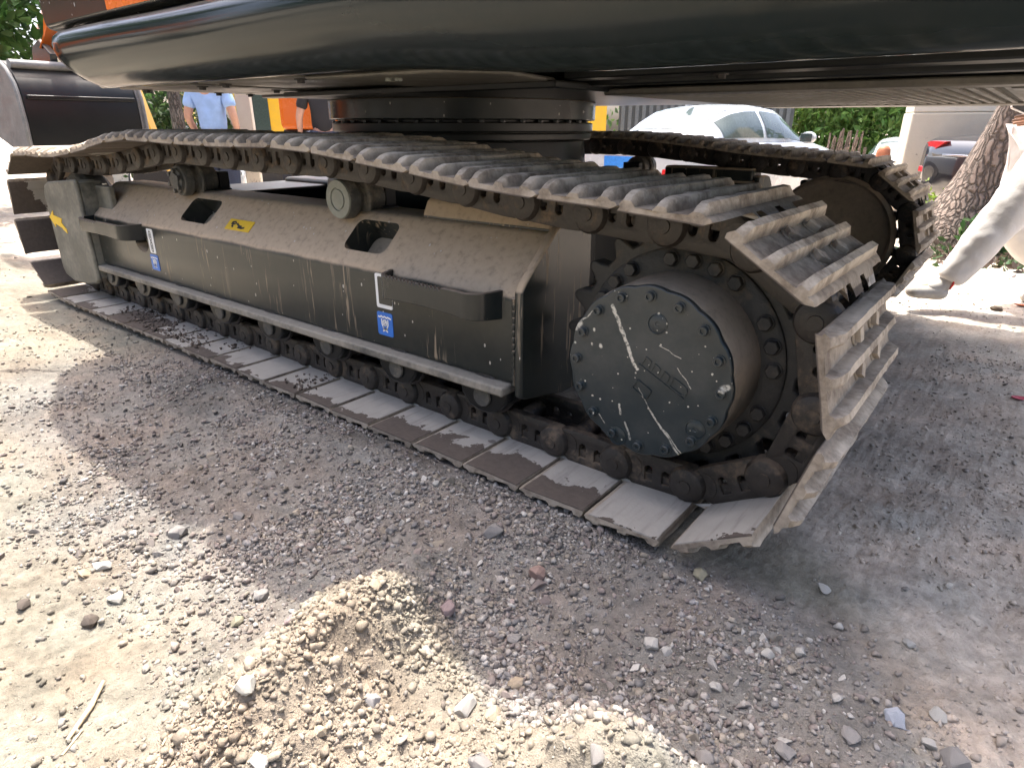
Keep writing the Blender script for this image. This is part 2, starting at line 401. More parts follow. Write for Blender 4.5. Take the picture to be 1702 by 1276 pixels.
def pick(n, x0, x1, y0, y1, dens):
    P = []; tot = 0
    while tot < n:
        m = n*3; x = RNG.uniform(x0, x1, m); y = RNG.uniform(y0, y1, m); s = RNG.random(m) < dens(x, y)
        P.append(np.stack([x[s], y[s]], -1)); tot += s.sum()
    P = np.concatenate(P)[:n]; return np.concatenate([P, gh(P[:, 0], P[:, 1])[:, None]], 1)
def dens(x, y):
    g, r, s = zone(x, y); clump = sstep(-.22, .22, fbm(x, y, 4, 3)); nearw = np.clip(1.1-.36*np.hypot(x-.1, y+.9), .16, 1)
    return np.clip((.14+.75*g+.16*s-.06*r)*(.12+.88*clump*sstep(-.3, .2, fbm(x+20, y+3, 11, 3)))*nearw, .015, 1)
P = pick(44000, -3.4, 1.5, -1.28, .06, dens); rad = np.exp(RNG.normal(math.log(.0034), .55, len(P))).clip(.0015, .014)
tag(scatter(P, rad, small, 'gravel', M['stone'], stonetint, sink=.42), 'loose fine gravel and clods strewn over the bare earth', kind='stuff')
P = pick(5200, -3.6, 1.6, -1.28, .06, dens); rad = np.exp(RNG.normal(math.log(.0085), .28, len(P))).clip(.006, .016)
tag(scatter(P, rad, mid, 'gravel', M['stone'], stonetint), 'coarser loose gravel between the track and the sand heap', kind='stuff')
P = pick(12000, -7, 3.5, -1.3, 6.5, lambda x, y: np.clip(.35+fbm(x, y, 1.5, 3), .05, 1)*(((y > .75) | (x > .35) | (x < -3.3))*1.)*np.clip(1.2-.2*np.hypot(x, y), .1, 1)); rad = np.exp(RNG.normal(math.log(.0055), .5, len(P))).clip(.0025, .022)
tag(scatter(P, rad, small, 'gravel', M['stone'], stonetint, sink=.45), 'sparse small gravel on the packed dirt lane behind the machine', kind='stuff')
P = pick(9500, .3, 1.7, -.9, 2.6, lambda x, y: np.clip(.3+1.6*fbm(x, y, 2.4, 3), .04, 1)); rad = np.exp(RNG.normal(math.log(.0040), .5, len(P))).clip(.0018, .014)
tag(scatter(P, rad, small, 'gravel', M['stone'], stonetint, sink=.5), 'fine grit pressed into the packed lane to the right of the track', kind='stuff')
P = pick(6000, -.9, .75, -1.25, -.35, lambda x, y: np.clip(zone(x, y)[2]*(.25+1.8*fbm(x+6, y, 7, 3)), .004, 1)); rad = np.exp(RNG.normal(math.log(.0037), .6, len(P))).clip(.0016, .016)
tag(scatter(P, rad, mid, 'gravel', M['stone'], lambda P: np.clip(tint_at(P[:, 0], P[:, 1])*RNG.uniform(.85, 1.25, (len(P), 1)), .03, .7), sink=.4), 'crumbly clods of pale sand covering the two heaps', kind='stuff')
# stones one can pick out, each its own piece of the ground
def rock_mesh(name, V, Fc, col):
    me = fast_mesh(name, V, Fc, M['stone'], np.repeat([col], len(V), 0)); bm = bmesh.new(); bm.from_mesh(me)
    bmesh.ops.bevel(bm, geom=bm.edges[:], offset=.045, segments=1, affect='EDGES', profile=.6); 
    for v in bm.verts: v.co *= random.uniform(.95, 1.05)
    bm.to_mesh(me); bm.free()
    me.shade_smooth(); me.set_sharp_from_angle(angle=R(28)); return me
SM = [rock_mesh('stone', *hull(9, 300+i, (1, .78, .55)), STONE_COL[i % len(STONE_COL)]*random.uniform(.9, 1.2)) for i in range(18)]
P = pick(230, -2.2, 1.1, -1.2, 0, lambda x, y: dens(x, y)*(1-.75*zone(x, y)[2])); rad = np.exp(RNG.normal(math.log(.0165), .22, len(P))).clip(.012, .026)
for i, (p, r) in enumerate(zip(P, rad)):
    o = link('stone', SM[i % len(SM)], ground, None, (p[0], p[1], p[2]+r*.08), (RNG.uniform(0, 6), RNG.uniform(-.5, .5), RNG.uniform(0, 6))); o.scale = (r, r, r*.85)
# ------------------------------------------------------------------ the excavator
ex = empty('excavator', (0, 0, .035), scale=K)
tag(ex, 'black crawler excavator with orange panels and muddy steel tracks standing on dirt', 'excavator')
# ---- chain path
p = .19; SC = (-.115, .338); IC = (-3.505, .352)
def path(n=2.5, rx=.33):
    pts = []
    def arc(c, rx, rz, a0, a1, m=60):
        o = []
        for i in range(m+1):
            a = R(a0+(a1-a0)*i/m); ca, sa = math.cos(a), math.sin(a)
            o.append((c[0]+rx*math.copysign(abs(ca)**(2/n), ca), c[1]+rz*math.copysign(abs(sa)**(2/n), sa)))
        return o
    pts += [(IC[0], .045)] + arc(SC, rx, .293, -90, 90)
    top = [(SC[0], .631), (-.5, .652), (-.85, .690), (-1.25, .722), (-1.6, .722), (-1.95, .727), (-2.32, .735), (-2.62, .70), (-2.95, .662), (-3.2, .652), (IC[0], .657)]
    for i in range(len(top)-1):
        a = top[max(i-1, 0)]; b = top[i]; c = top[i+1]; d = top[min(i+2, len(top)-1)]
        for k in range(1, 13):
            t = k/12; q = [.5*((2*b[j])+(-a[j]+c[j])*t+(2*a[j]-5*b[j]+4*c[j]-d[j])*t*t+(-a[j]+3*b[j]-3*c[j]+d[j])*t**3) for j in (0, 1)]
            pts.append(tuple(q))
    pts += arc(IC, .285, .305, 90, 270)[1:]
    return pts
def march(start, n=2.5, rx=.33):
    P0 = path(n, rx); P0 = P0+P0[1:40]; P0 = np.array(P0)
    seg = np.linalg.norm(np.diff(P0, axis=0), axis=1); s = np.concatenate([[0], np.cumsum(seg)]); L = s[-1]
    at = lambda t: np.array([np.interp(t, s, P0[:, 0]), np.interp(t, s, P0[:, 1])])
    t = start; out = [at(t)]
    while True:
        u = t+p
        for _ in range(8): u += p-np.linalg.norm(at(u)-out[-1])
        if len(out) > 30 and np.linalg.norm(at(u)-out[0]) < p*.55: break
        out.append(at(u)); t = u
        if len(out) > 60: break
    return out
x_n0 = .0; start = (x_n0-19*p)-IC[0]
pins = march(start + 0*p if start > 0 else start+p); pins2 = march(.03, 2.0, .30)
gap = np.linalg.norm(pins[-1]-pins[0]); 
print('pins', len(pins), 'closing gap', gap)
# ---- one shoe: triple grouser plate, mesh y 0..0.55
prof = [(-.014, .009), (-.006, .015), (.004, .0155), (.009, .033), (.012, .0385), (.027, .0385), (.032, .0145), (.072, .0125), (.078, .031), (.081, .0355), (.096, .0355), (.103, .0125), (.142, .0125), (.148, .034), (.151, .0385), (.166, .0385), (.171, .015), (.1735, .010), (.172, .001), (.150, 0), (.05, 0), (.006, 0)]
def shoe_mesh(seed):
    r = random.Random(seed); ys = [0, .012, .03, .055, .1, .16, .188, .193, .203, .22, .235, .245, .275, .305, .315, .33, .345, .355, .38, .415, .427, .455, .48, .498, .51]
    bm = BM(); rs = []
    for y in ys:
        e = min(y, .51-y); f = .34+.66*min(1, e/.028)**.8; ring = []
        for x, o in prof:
            oo = o if o < .018 else .014+(o-.014)*f
            if o > .03: oo += r.uniform(-.0012, .0010)
            xx = x + r.uniform(-.0008, .0008) + (r.uniform(-.004, .004) if y in (0, .51) and o < .02 else 0)
            yy = y + (r.uniform(-.003, .003) if y in (0, .51) else 0)
            ring.append((xx, yy, -.045-oo))
        Lp = 0 if (y < .192 or y > .42 or abs(y-.22) < .02 or abs(y-.33) < .02) else .026
        ring[0] = (ring[0][0]-Lp, ring[0][1], ring[0][2]+.6*Lp)
        rs.append(ring)
    rings(bm, rs)
    for bx in (.055, .123):
        for by in (.205, .345):
            m = Matrix.Translation((bx, by, -.058)) @ Matrix.Rotation(r.uniform(0, 1.5), 4, 'Z')
            box(bm, -.013, .013, -.013, .013, -.014, .002, m)
            lathe(bm, [(.022, -.0005), (.021, -.003), (.016, -.0035)], (bx, by, -.058), 'z', 14)
    bmesh.ops.recalc_face_normals(bm, faces=bm.faces)
    me = bpy.data.meshes.new('track_shoe'); bm.to_mesh(me); bm.free(); me.shade_smooth(); me.set_sharp_from_angle(angle=R(42)); me.materials.append(M['shoe']); return me
shoes = [shoe_mesh(i) for i in range(6)]
# ---- one link: side plate with two arched windows, a round boss, and nuts in the windows
def arch(x0, x1, z0, z1):
    r = (x1-x0)/2; o = [(x0, z0), (x1, z0)]
    for i in range(9): t = math.pi*i/8; o.append(((x0+x1)/2+r*math.cos(t), z1-r+r*math.sin(t)))
    return o
def link_mesh(side):
    out = [(.012, -.043), (.168, -.043), (.186, -.03), (.196, -.012), (.197, .012), (.186, .03), (.168, .038), (.03, .040), (-.005, .038), (-.024, .03), (-.03, .008), (-.024, -.014), (-.004, -.03)]
    Mx = Matrix(((1, 0, 0, 0), (0, 0, 1, 0), (0, 1, 0, 0), (0, 0, 0, 1)))
    me = holed('track_link', out, [arch(.040, .068, -.030, .018), arch(.086, .113, -.030, .014)], .026, None, M4=Mx, bev=.004)
    bm = bmesh.new(); bm.from_mesh(me)
    lathe(bm, [(.047, .004), (.046, -.016), (.040, -.026), (.028, -.031), (.012, -.032)], (.156, 0, -.002), 'y', 20)
    lathe(bm, [(.016, -.032), (.015, -.035), (.006, -.035)], (.156, 0, -.002), 'y', 10)
    lathe(bm, [(.036, .02), (.036, -.006), (.034, -.0145)], (0.004, 0, .002), 'y', 18)
    for bx in (.054, .0995): box(bm, bx-.0115, bx+.0115, -.006, .014, -.034, -.008)
    box(bm, .02, .15, .012, .03, -.043, -.02)
    for v in bm.verts: v.co.y *= side
    bmesh.ops.recalc_face_normals(bm, faces=bm.faces); bm.to_mesh(me); bm.free()
    me.shade_smooth(); me.set_sharp_from_angle(angle=R(35)); me.materials.append(M['link']); return me
linkL, linkR = link_mesh(1), link_mesh(-1)
def build_track(y0, dx, near):
    pins = globals()['pins'] if near else pins2
    """pins are the part's own mesh; shoes and links are its pieces"""
    tr = empty('crawler_track', parent=ex); pm = None
    for i, a in enumerate(pins):
        b = pins[(i+1) % len(pins)]; d = Vector((b[0]-a[0], 0, b[1]-a[1])); d.normalize(); zl = Vector((-d.z, 0, d.x))
        m = Matrix(((d.x, 0, zl.x, a[0]+dx), (0, 1, 0, y0), (d.z, 0, zl.z, a[1]), (0, 0, 0, 1)))
        jig = Matrix.Rotation(random.uniform(-.006, .006), 4, 'Z') @ Matrix.Translation((0, random.uniform(-.004, .004), random.uniform(-.001, .001)))
        if pm is None: bm = BM(); cyl(bm, (0, .205, 0), (0, .345, 0), .024, n=12); o = finish('track_pin', bm, M['link'], tr); pm = o.data
        else: o = link('track_pin', pm, tr)
        o.matrix_local = m
        o = link('track_shoe', shoes[random.randrange(6)], tr); o.matrix_local = m @ jig
        nb = (x_n0-a[0])/p if a[1] < .12 else 99
        wv = (-.1 if nb < 1.6 else random.uniform(.3, .5) if nb < 5.4 else random.uniform(.1, .25) if nb < 9 else random.choice((-.1, .15, .6))) if a[1] < .12 else random.uniform(.4, 1.5)
        o.color = (wv, wv, wv, 1)
        o = link('track_link', linkL, tr); o.matrix_local = m @ Matrix.Translation((0, .198, 0))
        o = link('track_link', linkR, tr); o.matrix_local = m @ Matrix.Translation((0, .352, 0))
    return tr
track = build_track(0, 0, True)
track2 = build_track(2.13, -.13, False)
def applied(o):
    me = bpy.data.meshes.new_from_object(o.evaluated_get(bpy.context.evaluated_depsgraph_get())); o.modifiers.clear(); o.data = me; me.shade_smooth(); me.set_sharp_from_angle(angle=R(35)); return o
# ---- track frame
def track_frame(y0, s, dx):
    Yf = lambda y: y0+.275+s*(y-.275)
    bm = BM(); sec = [(.12, .2), (.12, .435), (.268, .577), (.42, .577), (.42, .2)]
    prism(bm, [(Yf(y), z) for y, z in sec], -3.14+dx, -.49+dx, 'yz')
    fr = finish('track_frame', bm, M['frame'], ex, bevel=.016, seg=3)
    if s > 0:
        cuts = []
        ang = math.atan2(.577-.435, .268-.12); cs, sn = math.cos(ang), math.sin(ang)
        for (xa, xb) in ((-2.29, -2.06), (-1.225, -1.03)):
            b = BM(); prism(b, rrect(xa, xb, .055, .172, .028), -.09, .06, 'xy')
            c = finish('cutter', b, M['dark']); c.matrix_local = Matrix.Translation((0, .12, .435)) @ Matrix.Rotation(ang, 4, 'X'); cuts.append(c)
        b = BM(); prism(b, circ(-2.595, .352, .062, 28, .040), .0, .2); cuts.append(finish('cutter', b, M['dark']))
        for c in cuts:
            m = fr.modifiers.new('cut', 'BOOLEAN'); m.operation = 'DIFFERENCE'; m.solver = 'EXACT'; m.object = c
        bpy.context.view_layer.update(); ex_loc = ex.matrix_world.copy(); ex.location = (0, 0, 0); ex.scale = (1, 1, 1); bpy.context.view_layer.update()
        applied(fr); ex.location = (0, 0, .035); ex.scale = (K, K, K)
        for c in cuts: bpy.data.objects.remove(c)
    # end plate, raised step, ledge
    bm = BM(); prism(bm, [(Yf(y), z) for y, z in ((.108, .175), (.108, .452), (.125, .476), (.255, .592), (.30, .600), (.42, .600), (.42, .13), (.30, .13), (.13, .165))], -.492+dx, -.468+dx, 'yz')
    finish('end_plate', bm, M['frame'], fr, bevel=.006)
    if s > 0:
        bm = BM(); tube(bm, [(-.5, .1185, .2+.0058*i) for i in range(41)], [.0055+.0016*math.sin(i*2.1) for i in range(41)], 8); finish('weld_seam', bm, M['frame'], fr)
    bm = BM(); prism(bm, [(Yf(y), z) for y, z in ((.272, .572), (.30, .624), (.325, .636), (.418, .636), (.418, .572))], -.98+dx, -.50+dx, 'yz')
    finish('top_block', bm, M['frame'], fr, bevel=.012, seg=3)
    bm = BM(); box(bm, -3.12+dx, -.515+dx, *sorted((Yf(.086), Yf(.15))), .172, .1985)
    finish('ledge', bm, M['ledge'], fr, bevel=.006)
    # bottom rollers in their hangers
    for i in range(8):
        x = -3.02+i*.345+dx; bm = BM()
        lathe(bm, [(.03, .12), (.055, .125), (.06, .15), (.074, .155), (.074, .17), (.064, .175), (.064, .375), (.074, .38), (.074, .395), (.05, .41)], (x, y0, .168-.012), 'y', 26)
        ro = finish('track_roller', bm, M['linkdark'], ex, bevel=.003)
        bm = BM(); pr = [(x-.085, .185), (x-.08, .14), (x-.05, .108), (x-.02, .098), (x+.02, .098), (x+.05, .108), (x+.08, .14), (x+.085, .185)]
        prism(bm, pr, Yf(.115), Yf(.155)); finish('roller_bracket', bm, M['under'], ro, bevel=.006)
        bm = BM(); lathe(bm, [(.03, .112), (.028, .107), (.012, .106)], (x, y0, .146), 'y', 16); finish('roller_cap', bm, M['roller'], ro)
    return fr
frame = track_frame(0, 1, 0)
frame2 = track_frame(2.13, -1, -.18)
# upper (carrier) rollers
def carrier(x, z, y0, bolted, s=1):
    Yf = lambda y: y0+.275+s*(y-.275)
    bm = BM(); prof_ = [(.058, .205), (.062, .215), (.062, .245), (.050, .248), (.050, .268), (.072, .272), (.072, .285), (.060, .29), (.060, .345), (.05, .35)]
    lathe(bm, [(r, s*(a-.275)) for r, a in prof_], (x, y0+.275, z), 'y', 36)
    ro = finish('carrier_roller', bm, M['roller'], ex, bevel=.003)
    bm = BM()
    if bolted:
        lathe(bm, [(.052, s*(.204-.275)), (.05, s*(.195-.275)), (.036, s*(.192-.275)), (.034, s*(.186-.275)), (.014, s*(.184-.275))], (x, y0+.275, z), 'y', 9)
        for k in range(6):
            a = R(60*k+20); cyl(bm, (x+.04*math.cos(a), Yf(.196), z+.04*math.sin(a)), (x+.04*math.cos(a), Yf(.182), z+.04*math.sin(a)), .010, n=6)
    else:
        lathe(bm, [(.0605, s*(.2045-.275)), (.058, s*(.1995-.275)), (.036, s*(.1990-.275)), (.0345, s*(.2025-.275)), (.031, s*(.2025-.275)), (.0295, s*(.1990-.275)), (.008, s*(.1985-.275))], (x, y0+.275, z), 'y', 40)
    finish('roller_cap', bm, M['cap'] if not bolted else M['roller'], ro)
    bm = BM(); box(bm, x-.05, x+.05, *sorted((Yf(.355), Yf(.40))), .56, z+.03); box(bm, x-.06, x+.06, *sorted((Yf(.33), Yf(.40))), .55, .585)
    finish('roller_stand', bm, M['dark'], ro, bevel=.004)
carrier(-1.275, .614, 0, False); carrier(-2.33, .622, 0, True); carrier(-1.375, .614, 2.13, False, -1)
# idler
for y0, dx in ((0, 0), (2.13, -.18)):
    bm = BM(); lathe(bm, [(.06, .19), (.2, .20), (.215, .215), (.245, .215), (.25, .225), (.262, .235), (.262, .315), (.25, .325), (.245, .335), (.2, .35), (.06, .36)], (IC[0]+dx, y0, IC[1]), 'y', 48)
    finish('idler_wheel', bm, M['roller'], ex, bevel=.004)
# idler guard
bm = BM()
gp = [(-3.53, .135), (-3.51, .10), (-3.40, .075), (-3.22, .085), (-3.10, .105), (-3.072, .13), (-3.072, .585), (-3.085, .60), (-3.44, .575), (-3.50, .555), (-3.53, .51)]
prism(bm, gp, .072, .092); prism(bm, [(-3.095, .13), (-3.075, .13), (-3.075, .59), (-3.095, .59)], .088, .19)
prism(bm, [(-3.52, .54), (-3.45, .572), (-3.09, .597), (-3.09, .58), (-3.45, .555), (-3.51, .525)], .088, .17)
prism(bm, [(-3.095, .3), (-2.93, .44), (-2.93, .57), (-3.095, .57)], .155, .185)
gd = finish('idler_guard', bm, M['guard'], ex, bevel=.008, seg=2)
M['yellow'] = flat('yellow_decal', (.78, .50, .02), .45, var=.06)
bm = BM(); prism(bm, [(-3.555+.03, .395), (-3.46, .432), (-3.462, .41), (-3.36, .40), (-3.375, .378), (-3.325, .35), (-3.325, .33), (-3.37, .345), (-3.375, .352), (-3.462, .368), (-3.468, .35)], .0690, .0716)
finish('yellow_arrow', bm, M['yellow'], gd)
for k, (xa, ya) in enumerate(((-2.70, .14), (-2.60, .15), (-2.56, .14))): pass
# step brackets: bent flat bar with a toothed upper edge
def step(pts, z0, z1, teeth, name='step_bracket'):
    bm = BM(); t = .012; lo, hi = [], []
    P2 = [Vector(q) for q in pts]; N = 64; seg = [0]
    for a, b in zip(P2, P2[1:]): seg.append(seg[-1]+(b-a).length)
    def at(u):
        for i in range(len(P2)-1):
            if u <= seg[i+1] or i == len(P2)-2: return P2[i].lerp(P2[i+1], (u-seg[i])/(seg[i+1]-seg[i]))
    rs = []
    for i in range(N+1):
        u = seg[-1]*i/N; c = at(u); d = (at(min(seg[-1], u+.01))-at(max(0, u-.01))).normalized(); n = Vector((d.y, -d.x))
        zt = z1 - (.010 if (teeth[0] < u/seg[-1] < teeth[1] and i % 2) else 0) - .0*u; zb = z0+(.012*math.sin(math.pi*u/seg[-1]))
        rs.append([(c.x+n.x*t/2, c.y+n.y*t/2, zb), (c.x+n.x*t/2, c.y+n.y*t/2, zt), (c.x-n.x*t/2, c.y-n.y*t/2, zt), (c.x-n.x*t/2, c.y-n.y*t/2, zb)])
    rings(bm, rs); return finish(name, bm, M['paint'], frame, bevel=.002)
def arcp(cx, cy, r, a0, a1, n=6): return [(cx+r*math.cos(R(a0+(a1-a0)*i/n)), cy+r*math.sin(R(a0+(a1-a0)*i/n))) for i in range(n+1)]
step([(-.955, .125), (-.935, .075), (-.92, .066)]+[(-.80, .058), (-.70, .052)]+arcp(-.60, .09, .045, 250, 340)+[(-.545, .125)], .372, .447, (.12, .62))
step([(-3.08, .125), (-3.07, .085)]+arcp(-3.03, .075, .03, 200, 270, 3)+[(-2.85, .04), (-2.70, .042)]+arcp(-2.62, .08, .04, 270, 350)+[(-2.57, .125)], .366, .436, (.1, .5))
# stickers on the frame's side
M['white'] = flat('white_sticker', (.78, .78, .76), .4, var=.04)
M['blue'] = flat('blue_sticker', (.02, .15, .55), .4, var=.08)
M['ink'] = flat('black_ink', (.02, .02, .02), .6)
def sticker(x0, x1, z0, z1, mat, y=.1183, r=.006, skew=0):
    bm = BM(); prism(bm, [(x+skew*(z-z0), z) for x, z in rrect(x0, x1, z0, z1, r, 3)], y, y+.0017); return finish('sticker', bm, mat, frame)
def icon(host, strokes, x0, z0, sx, sz, mat, w, y=.1176, flip=1):
    bm = BM()
    for st in strokes: ribbon(bm, st, w, lambda q: (x0+q[0]*sx, y, z0+q[1]*sz))
    bmesh.ops.recalc_face_normals(bm, faces=bm.faces); me = bpy.data.meshes.new('symbol'); bm.to_mesh(me); bm.free(); link('symbol', me, host, mat)
ring = lambda cx, cy, r, a0=0, a1=360, n=20, k=1: [(cx+r*math.cos(R(a0+(a1-a0)*i/n)), cy+k*r*math.sin(R(a0+(a1-a0)*i/n))) for i in range(n+1)]
grease = [[(.08, .80), (.2, .77), (.28, .83), (.4, .78), (.5, .83), (.62, .78), (.7, .82), (.92, .77)], [(.3, .72), (.3, .5), (.36, .36), (.5, .26), (.64, .36), (.7, .5), (.7, .72)], ring(.5, .56, .12), [(.44, .6), (.5, .66), (.56, .6), (.44, .5), (.5, .45), (.57, .5)], [(.34, .18), (.66, .34)], [(.66, .18), (.34, .34)]]
for (xa, xb, za, zb) in ((-1.028, -.960, .240, .312), (-2.535, -2.462, .244, .312)):
    st = sticker(xa, xb, za, zb, M['blue']); icon(st, grease, xa, za, xb-xa, zb-za, M['white'], .07)
st = sticker(-1.025, -.955, .325, .428, M['white'])
bm = BM(); prism(bm, rrect(-1.013, -.955, .337, .420, .004, 2), .1172, .118); finish('symbol', bm, M['frame'], st)
st = sticker(-2.522, -2.468, .318, .422, M['white'])
chain_icon = [ring(.5, .72, .19, k=1.0), ring(.5, .26, .19, k=1.0), [(.42, .55), (.42, .42)], [(.58, .55), (.58, .42)], ring(.5, .72, .07), ring(.5, .26, .07)]
icon(st, chain_icon, -2.522, .318, .054, .104, M['ink'], .05)
ang = math.atan2(.142, .148); slope = Matrix.Translation((0, .12, .435)) @ Matrix.Rotation(ang, 4, 'X')
bm = BM(); prism(bm, rrect(-1.925, -1.76, .050, .098, .003, 2), .0006, .0022, 'xy')
for v in bm.verts: v.co = slope @ v.co
yl = finish('sticker', bm, M['yellow'], frame); yl['label'] = 'yellow warning label with black pictogram'
bm = BM()
for st in ([(-1.90, .082), (-1.88, .086), (-1.865, .08), (-1.88, .075), (-1.90, .078)], [(-1.862, .08), (-1.84, .07), (-1.82, .068)], [(-1.845, .064), (-1.815, .062), (-1.80, .066)], [(-1.89, .07), (-1.875, .062)]): ribbon(bm, st, .008, lambda q: slope @ Vector((q[0], q[1], .0030)))
me = bpy.data.meshes.new('symbol'); bm.to_mesh(me); bm.free(); link('symbol', me, yl, M['ink'])
# ---- sprocket
def sprocket(y0, dx, s):
    cx, cz = SC[0]-.005+dx, SC[1]-.004; out = []; N = 21
    for i in range(N):
        for da, r in ((-.5, .268), (-.34, .268), (-.22, .285), (-.13, .303), (0, .309), (.13, .303), (.22, .285), (.34, .268)):
            a = 2*math.pi*(i+da+.35)/N; out.append((cx+r*math.cos(a), cz+r*math.sin(a)))
    ya, yb = sorted((y0+.275+s*(.252-.275), y0+.275+s*(.298-.275)))
    bm = BM(); prism(bm, out, ya, yb); sp = finish('sprocket', bm, M['sprocket'], ex, bevel=.005)
    yq = y0+.275+s*(-.025)
    bm = BM(); lathe(bm, [(.20, s*(.30-.275)), (.246, s*(.252-.275)), (.246, s*(.244-.275)), (.24, s*(.240-.275)), (.20, s*(.238-.275))], (cx, y0+.275, cz), 'y', 64); finish('sprocket_ring', bm, M['sprocket'], sp)
    for k in range(27):
        if k % 9 in (3, 8): continue
        a = 2*math.pi*(k+.3)/27; bx, bz = cx+.224*math.cos(a), cz+.224*math.sin(a)
        bm = BM(); y1 = y0+.275+s*(.239-.275); y2 = y0+.275+s*(.222-.275); cyl(bm, (bx, y1, bz), (bx, y2, bz), .0165, n=6); lathe(bm, [(.019, 0), (.019, s*-.004)], (bx, y1, bz), 'y', 14)
        finish('sprocket_bolt', bm, M['sprocket'], sp, bevel=.002, seg=1)
    return sp
sprocket(0, 0, 1); sprocket(2.13, -.18, -1)
# ---- final drive: drum with a bolted, scratched cover
def hub_face_mat():
    m = NT('scratched_cover_paint'); c = m.coord('Object'); xyz = m.xyz(c)
    P = m.n('CombineXYZ'); m.put(P.inputs[0], xyz[0]); m.put(P.inputs[1], xyz[2]); wn_ = m.n('TexNoise'); m.put(wn_.inputs['Vector'], c); wn_.inputs['Scale'].default_value = 28; P = m.vm('ADD', P.outputs[0], m.vm('SCALE', m.vm('SUBTRACT', wn_.outputs['Color'], (.5, .5, .5)), scale=.014)); P = m.vm('MULTIPLY', P, (1, 1, 0))
    n = m.noise(c, 9, 6, .6); n2 = m.noise(c, 90, 5, .65); n3 = m.noise(m.mapping(c, (160, 160, 160)), 1, 3, .6); wob = m.vm('SCALE', m.n('TexNoise').outputs['Color'], scale=.0)
    k = None
    def seg(a, b, w, soft=.3, amp=1, rag=.5):
        ba = (b[0]-a[0], b[1]-a[1], 0); L2 = ba[0]**2+ba[1]**2
        pa = m.vm('SUBTRACT', P, (a[0], a[1], 0)); h = m.math('MULTIPLY', m.vm('DOT_PRODUCT', pa, ba), 1/L2, clamp=True)
        d = m.vm('LENGTH', m.vm('SUBTRACT', pa, m.vm('SCALE', ba, scale=h)))
        d = m.math('ADD', d, m.math('MULTIPLY', m.math('SUBTRACT', n2, .5), w*2*rag))
        return m.math('MULTIPLY', m.math('MULTIPLY', m.step(d, w, w*.4), m.mixf(m.step(n3, .38, .55), .25, 1)), amp)
    L = [((-.088, .137), (-.035, .035), .0055, 1), ((-.035, .035), (-.018, .005), .0045, 1), ((.028, .07), (.078, .052), .0013, .8), ((.072, .032), (.108, -.01), .0013, .8), ((.016, -.075), (.10, -.168), .003, .75), ((.03, -.09), (.115, -.172), .0016, .8), ((-.01, -.035), (.02, -.08), .0012, .5), ((-.136, .118), (-.165, .09), .002, .8), ((-.055, -.085), (-.05, -.105), .004, .8), ((-.038, -.125), (-.022, -.165), .0035, .55), ((-.108, -.125), (-.09, -.142), .0013, .7),
         ((-.112, .04), (-.112, .041), .0065, 1), ((-.135, .038), (-.135, .039), .004, 1), ((-.132, .075), (-.132, .077), .0045, 1), ((-.167, .083), (-.178, .07), .008, .9), ((.172, .01), (.18, .015), .008, .75)]
    for a, b, w, amp in L:
        q = seg(a, b, w, amp=amp, rag=.15 if a[0] == b[0] else .6); k = q if k is None else m.math('MAXIMUM', k, q)
    v = m.n('TexVoronoi'); m.put(v.inputs['Vector'], c); v.inputs['Scale'].default_value = 95
    r = m.math('MULTIPLY', m.math('POWER', m.xyz(v.outputs['Color'])[0], 7), .3)
    k = m.math('MAXIMUM', k, m.math('MULTIPLY', m.math('LESS_THAN', v.outputs['Distance'], r), .8))
    dust = m.math('MULTIPLY', m.step(m.math('ADD', n, m.math('ADD', m.math('MULTIPLY', n2, .25), m.math('MULTIPLY', m.math('SUBTRACT', xyz[2], .0), .9))), .45, 1.0), .26)
    col = m.mix(dust, m.mix(n, (.010, .020, .025), (.022, .032, .036)), (.17, .155, .13)); col = m.mix(k, col, (.62, .58, .48))
    m.set(col=col, rough=m.mixf(m.math('MAXIMUM', k, dust), .3, .85)); m.bump(n2, .12, .004); return m.m
M['hubface'] = hub_face_mat()
M['hubside'] = paint('drum_paint', base=(.06, .052, .042), rough=.45, updust=.85, side=.35, dust=(.34, .28, .215), thr=(-.45, .35))
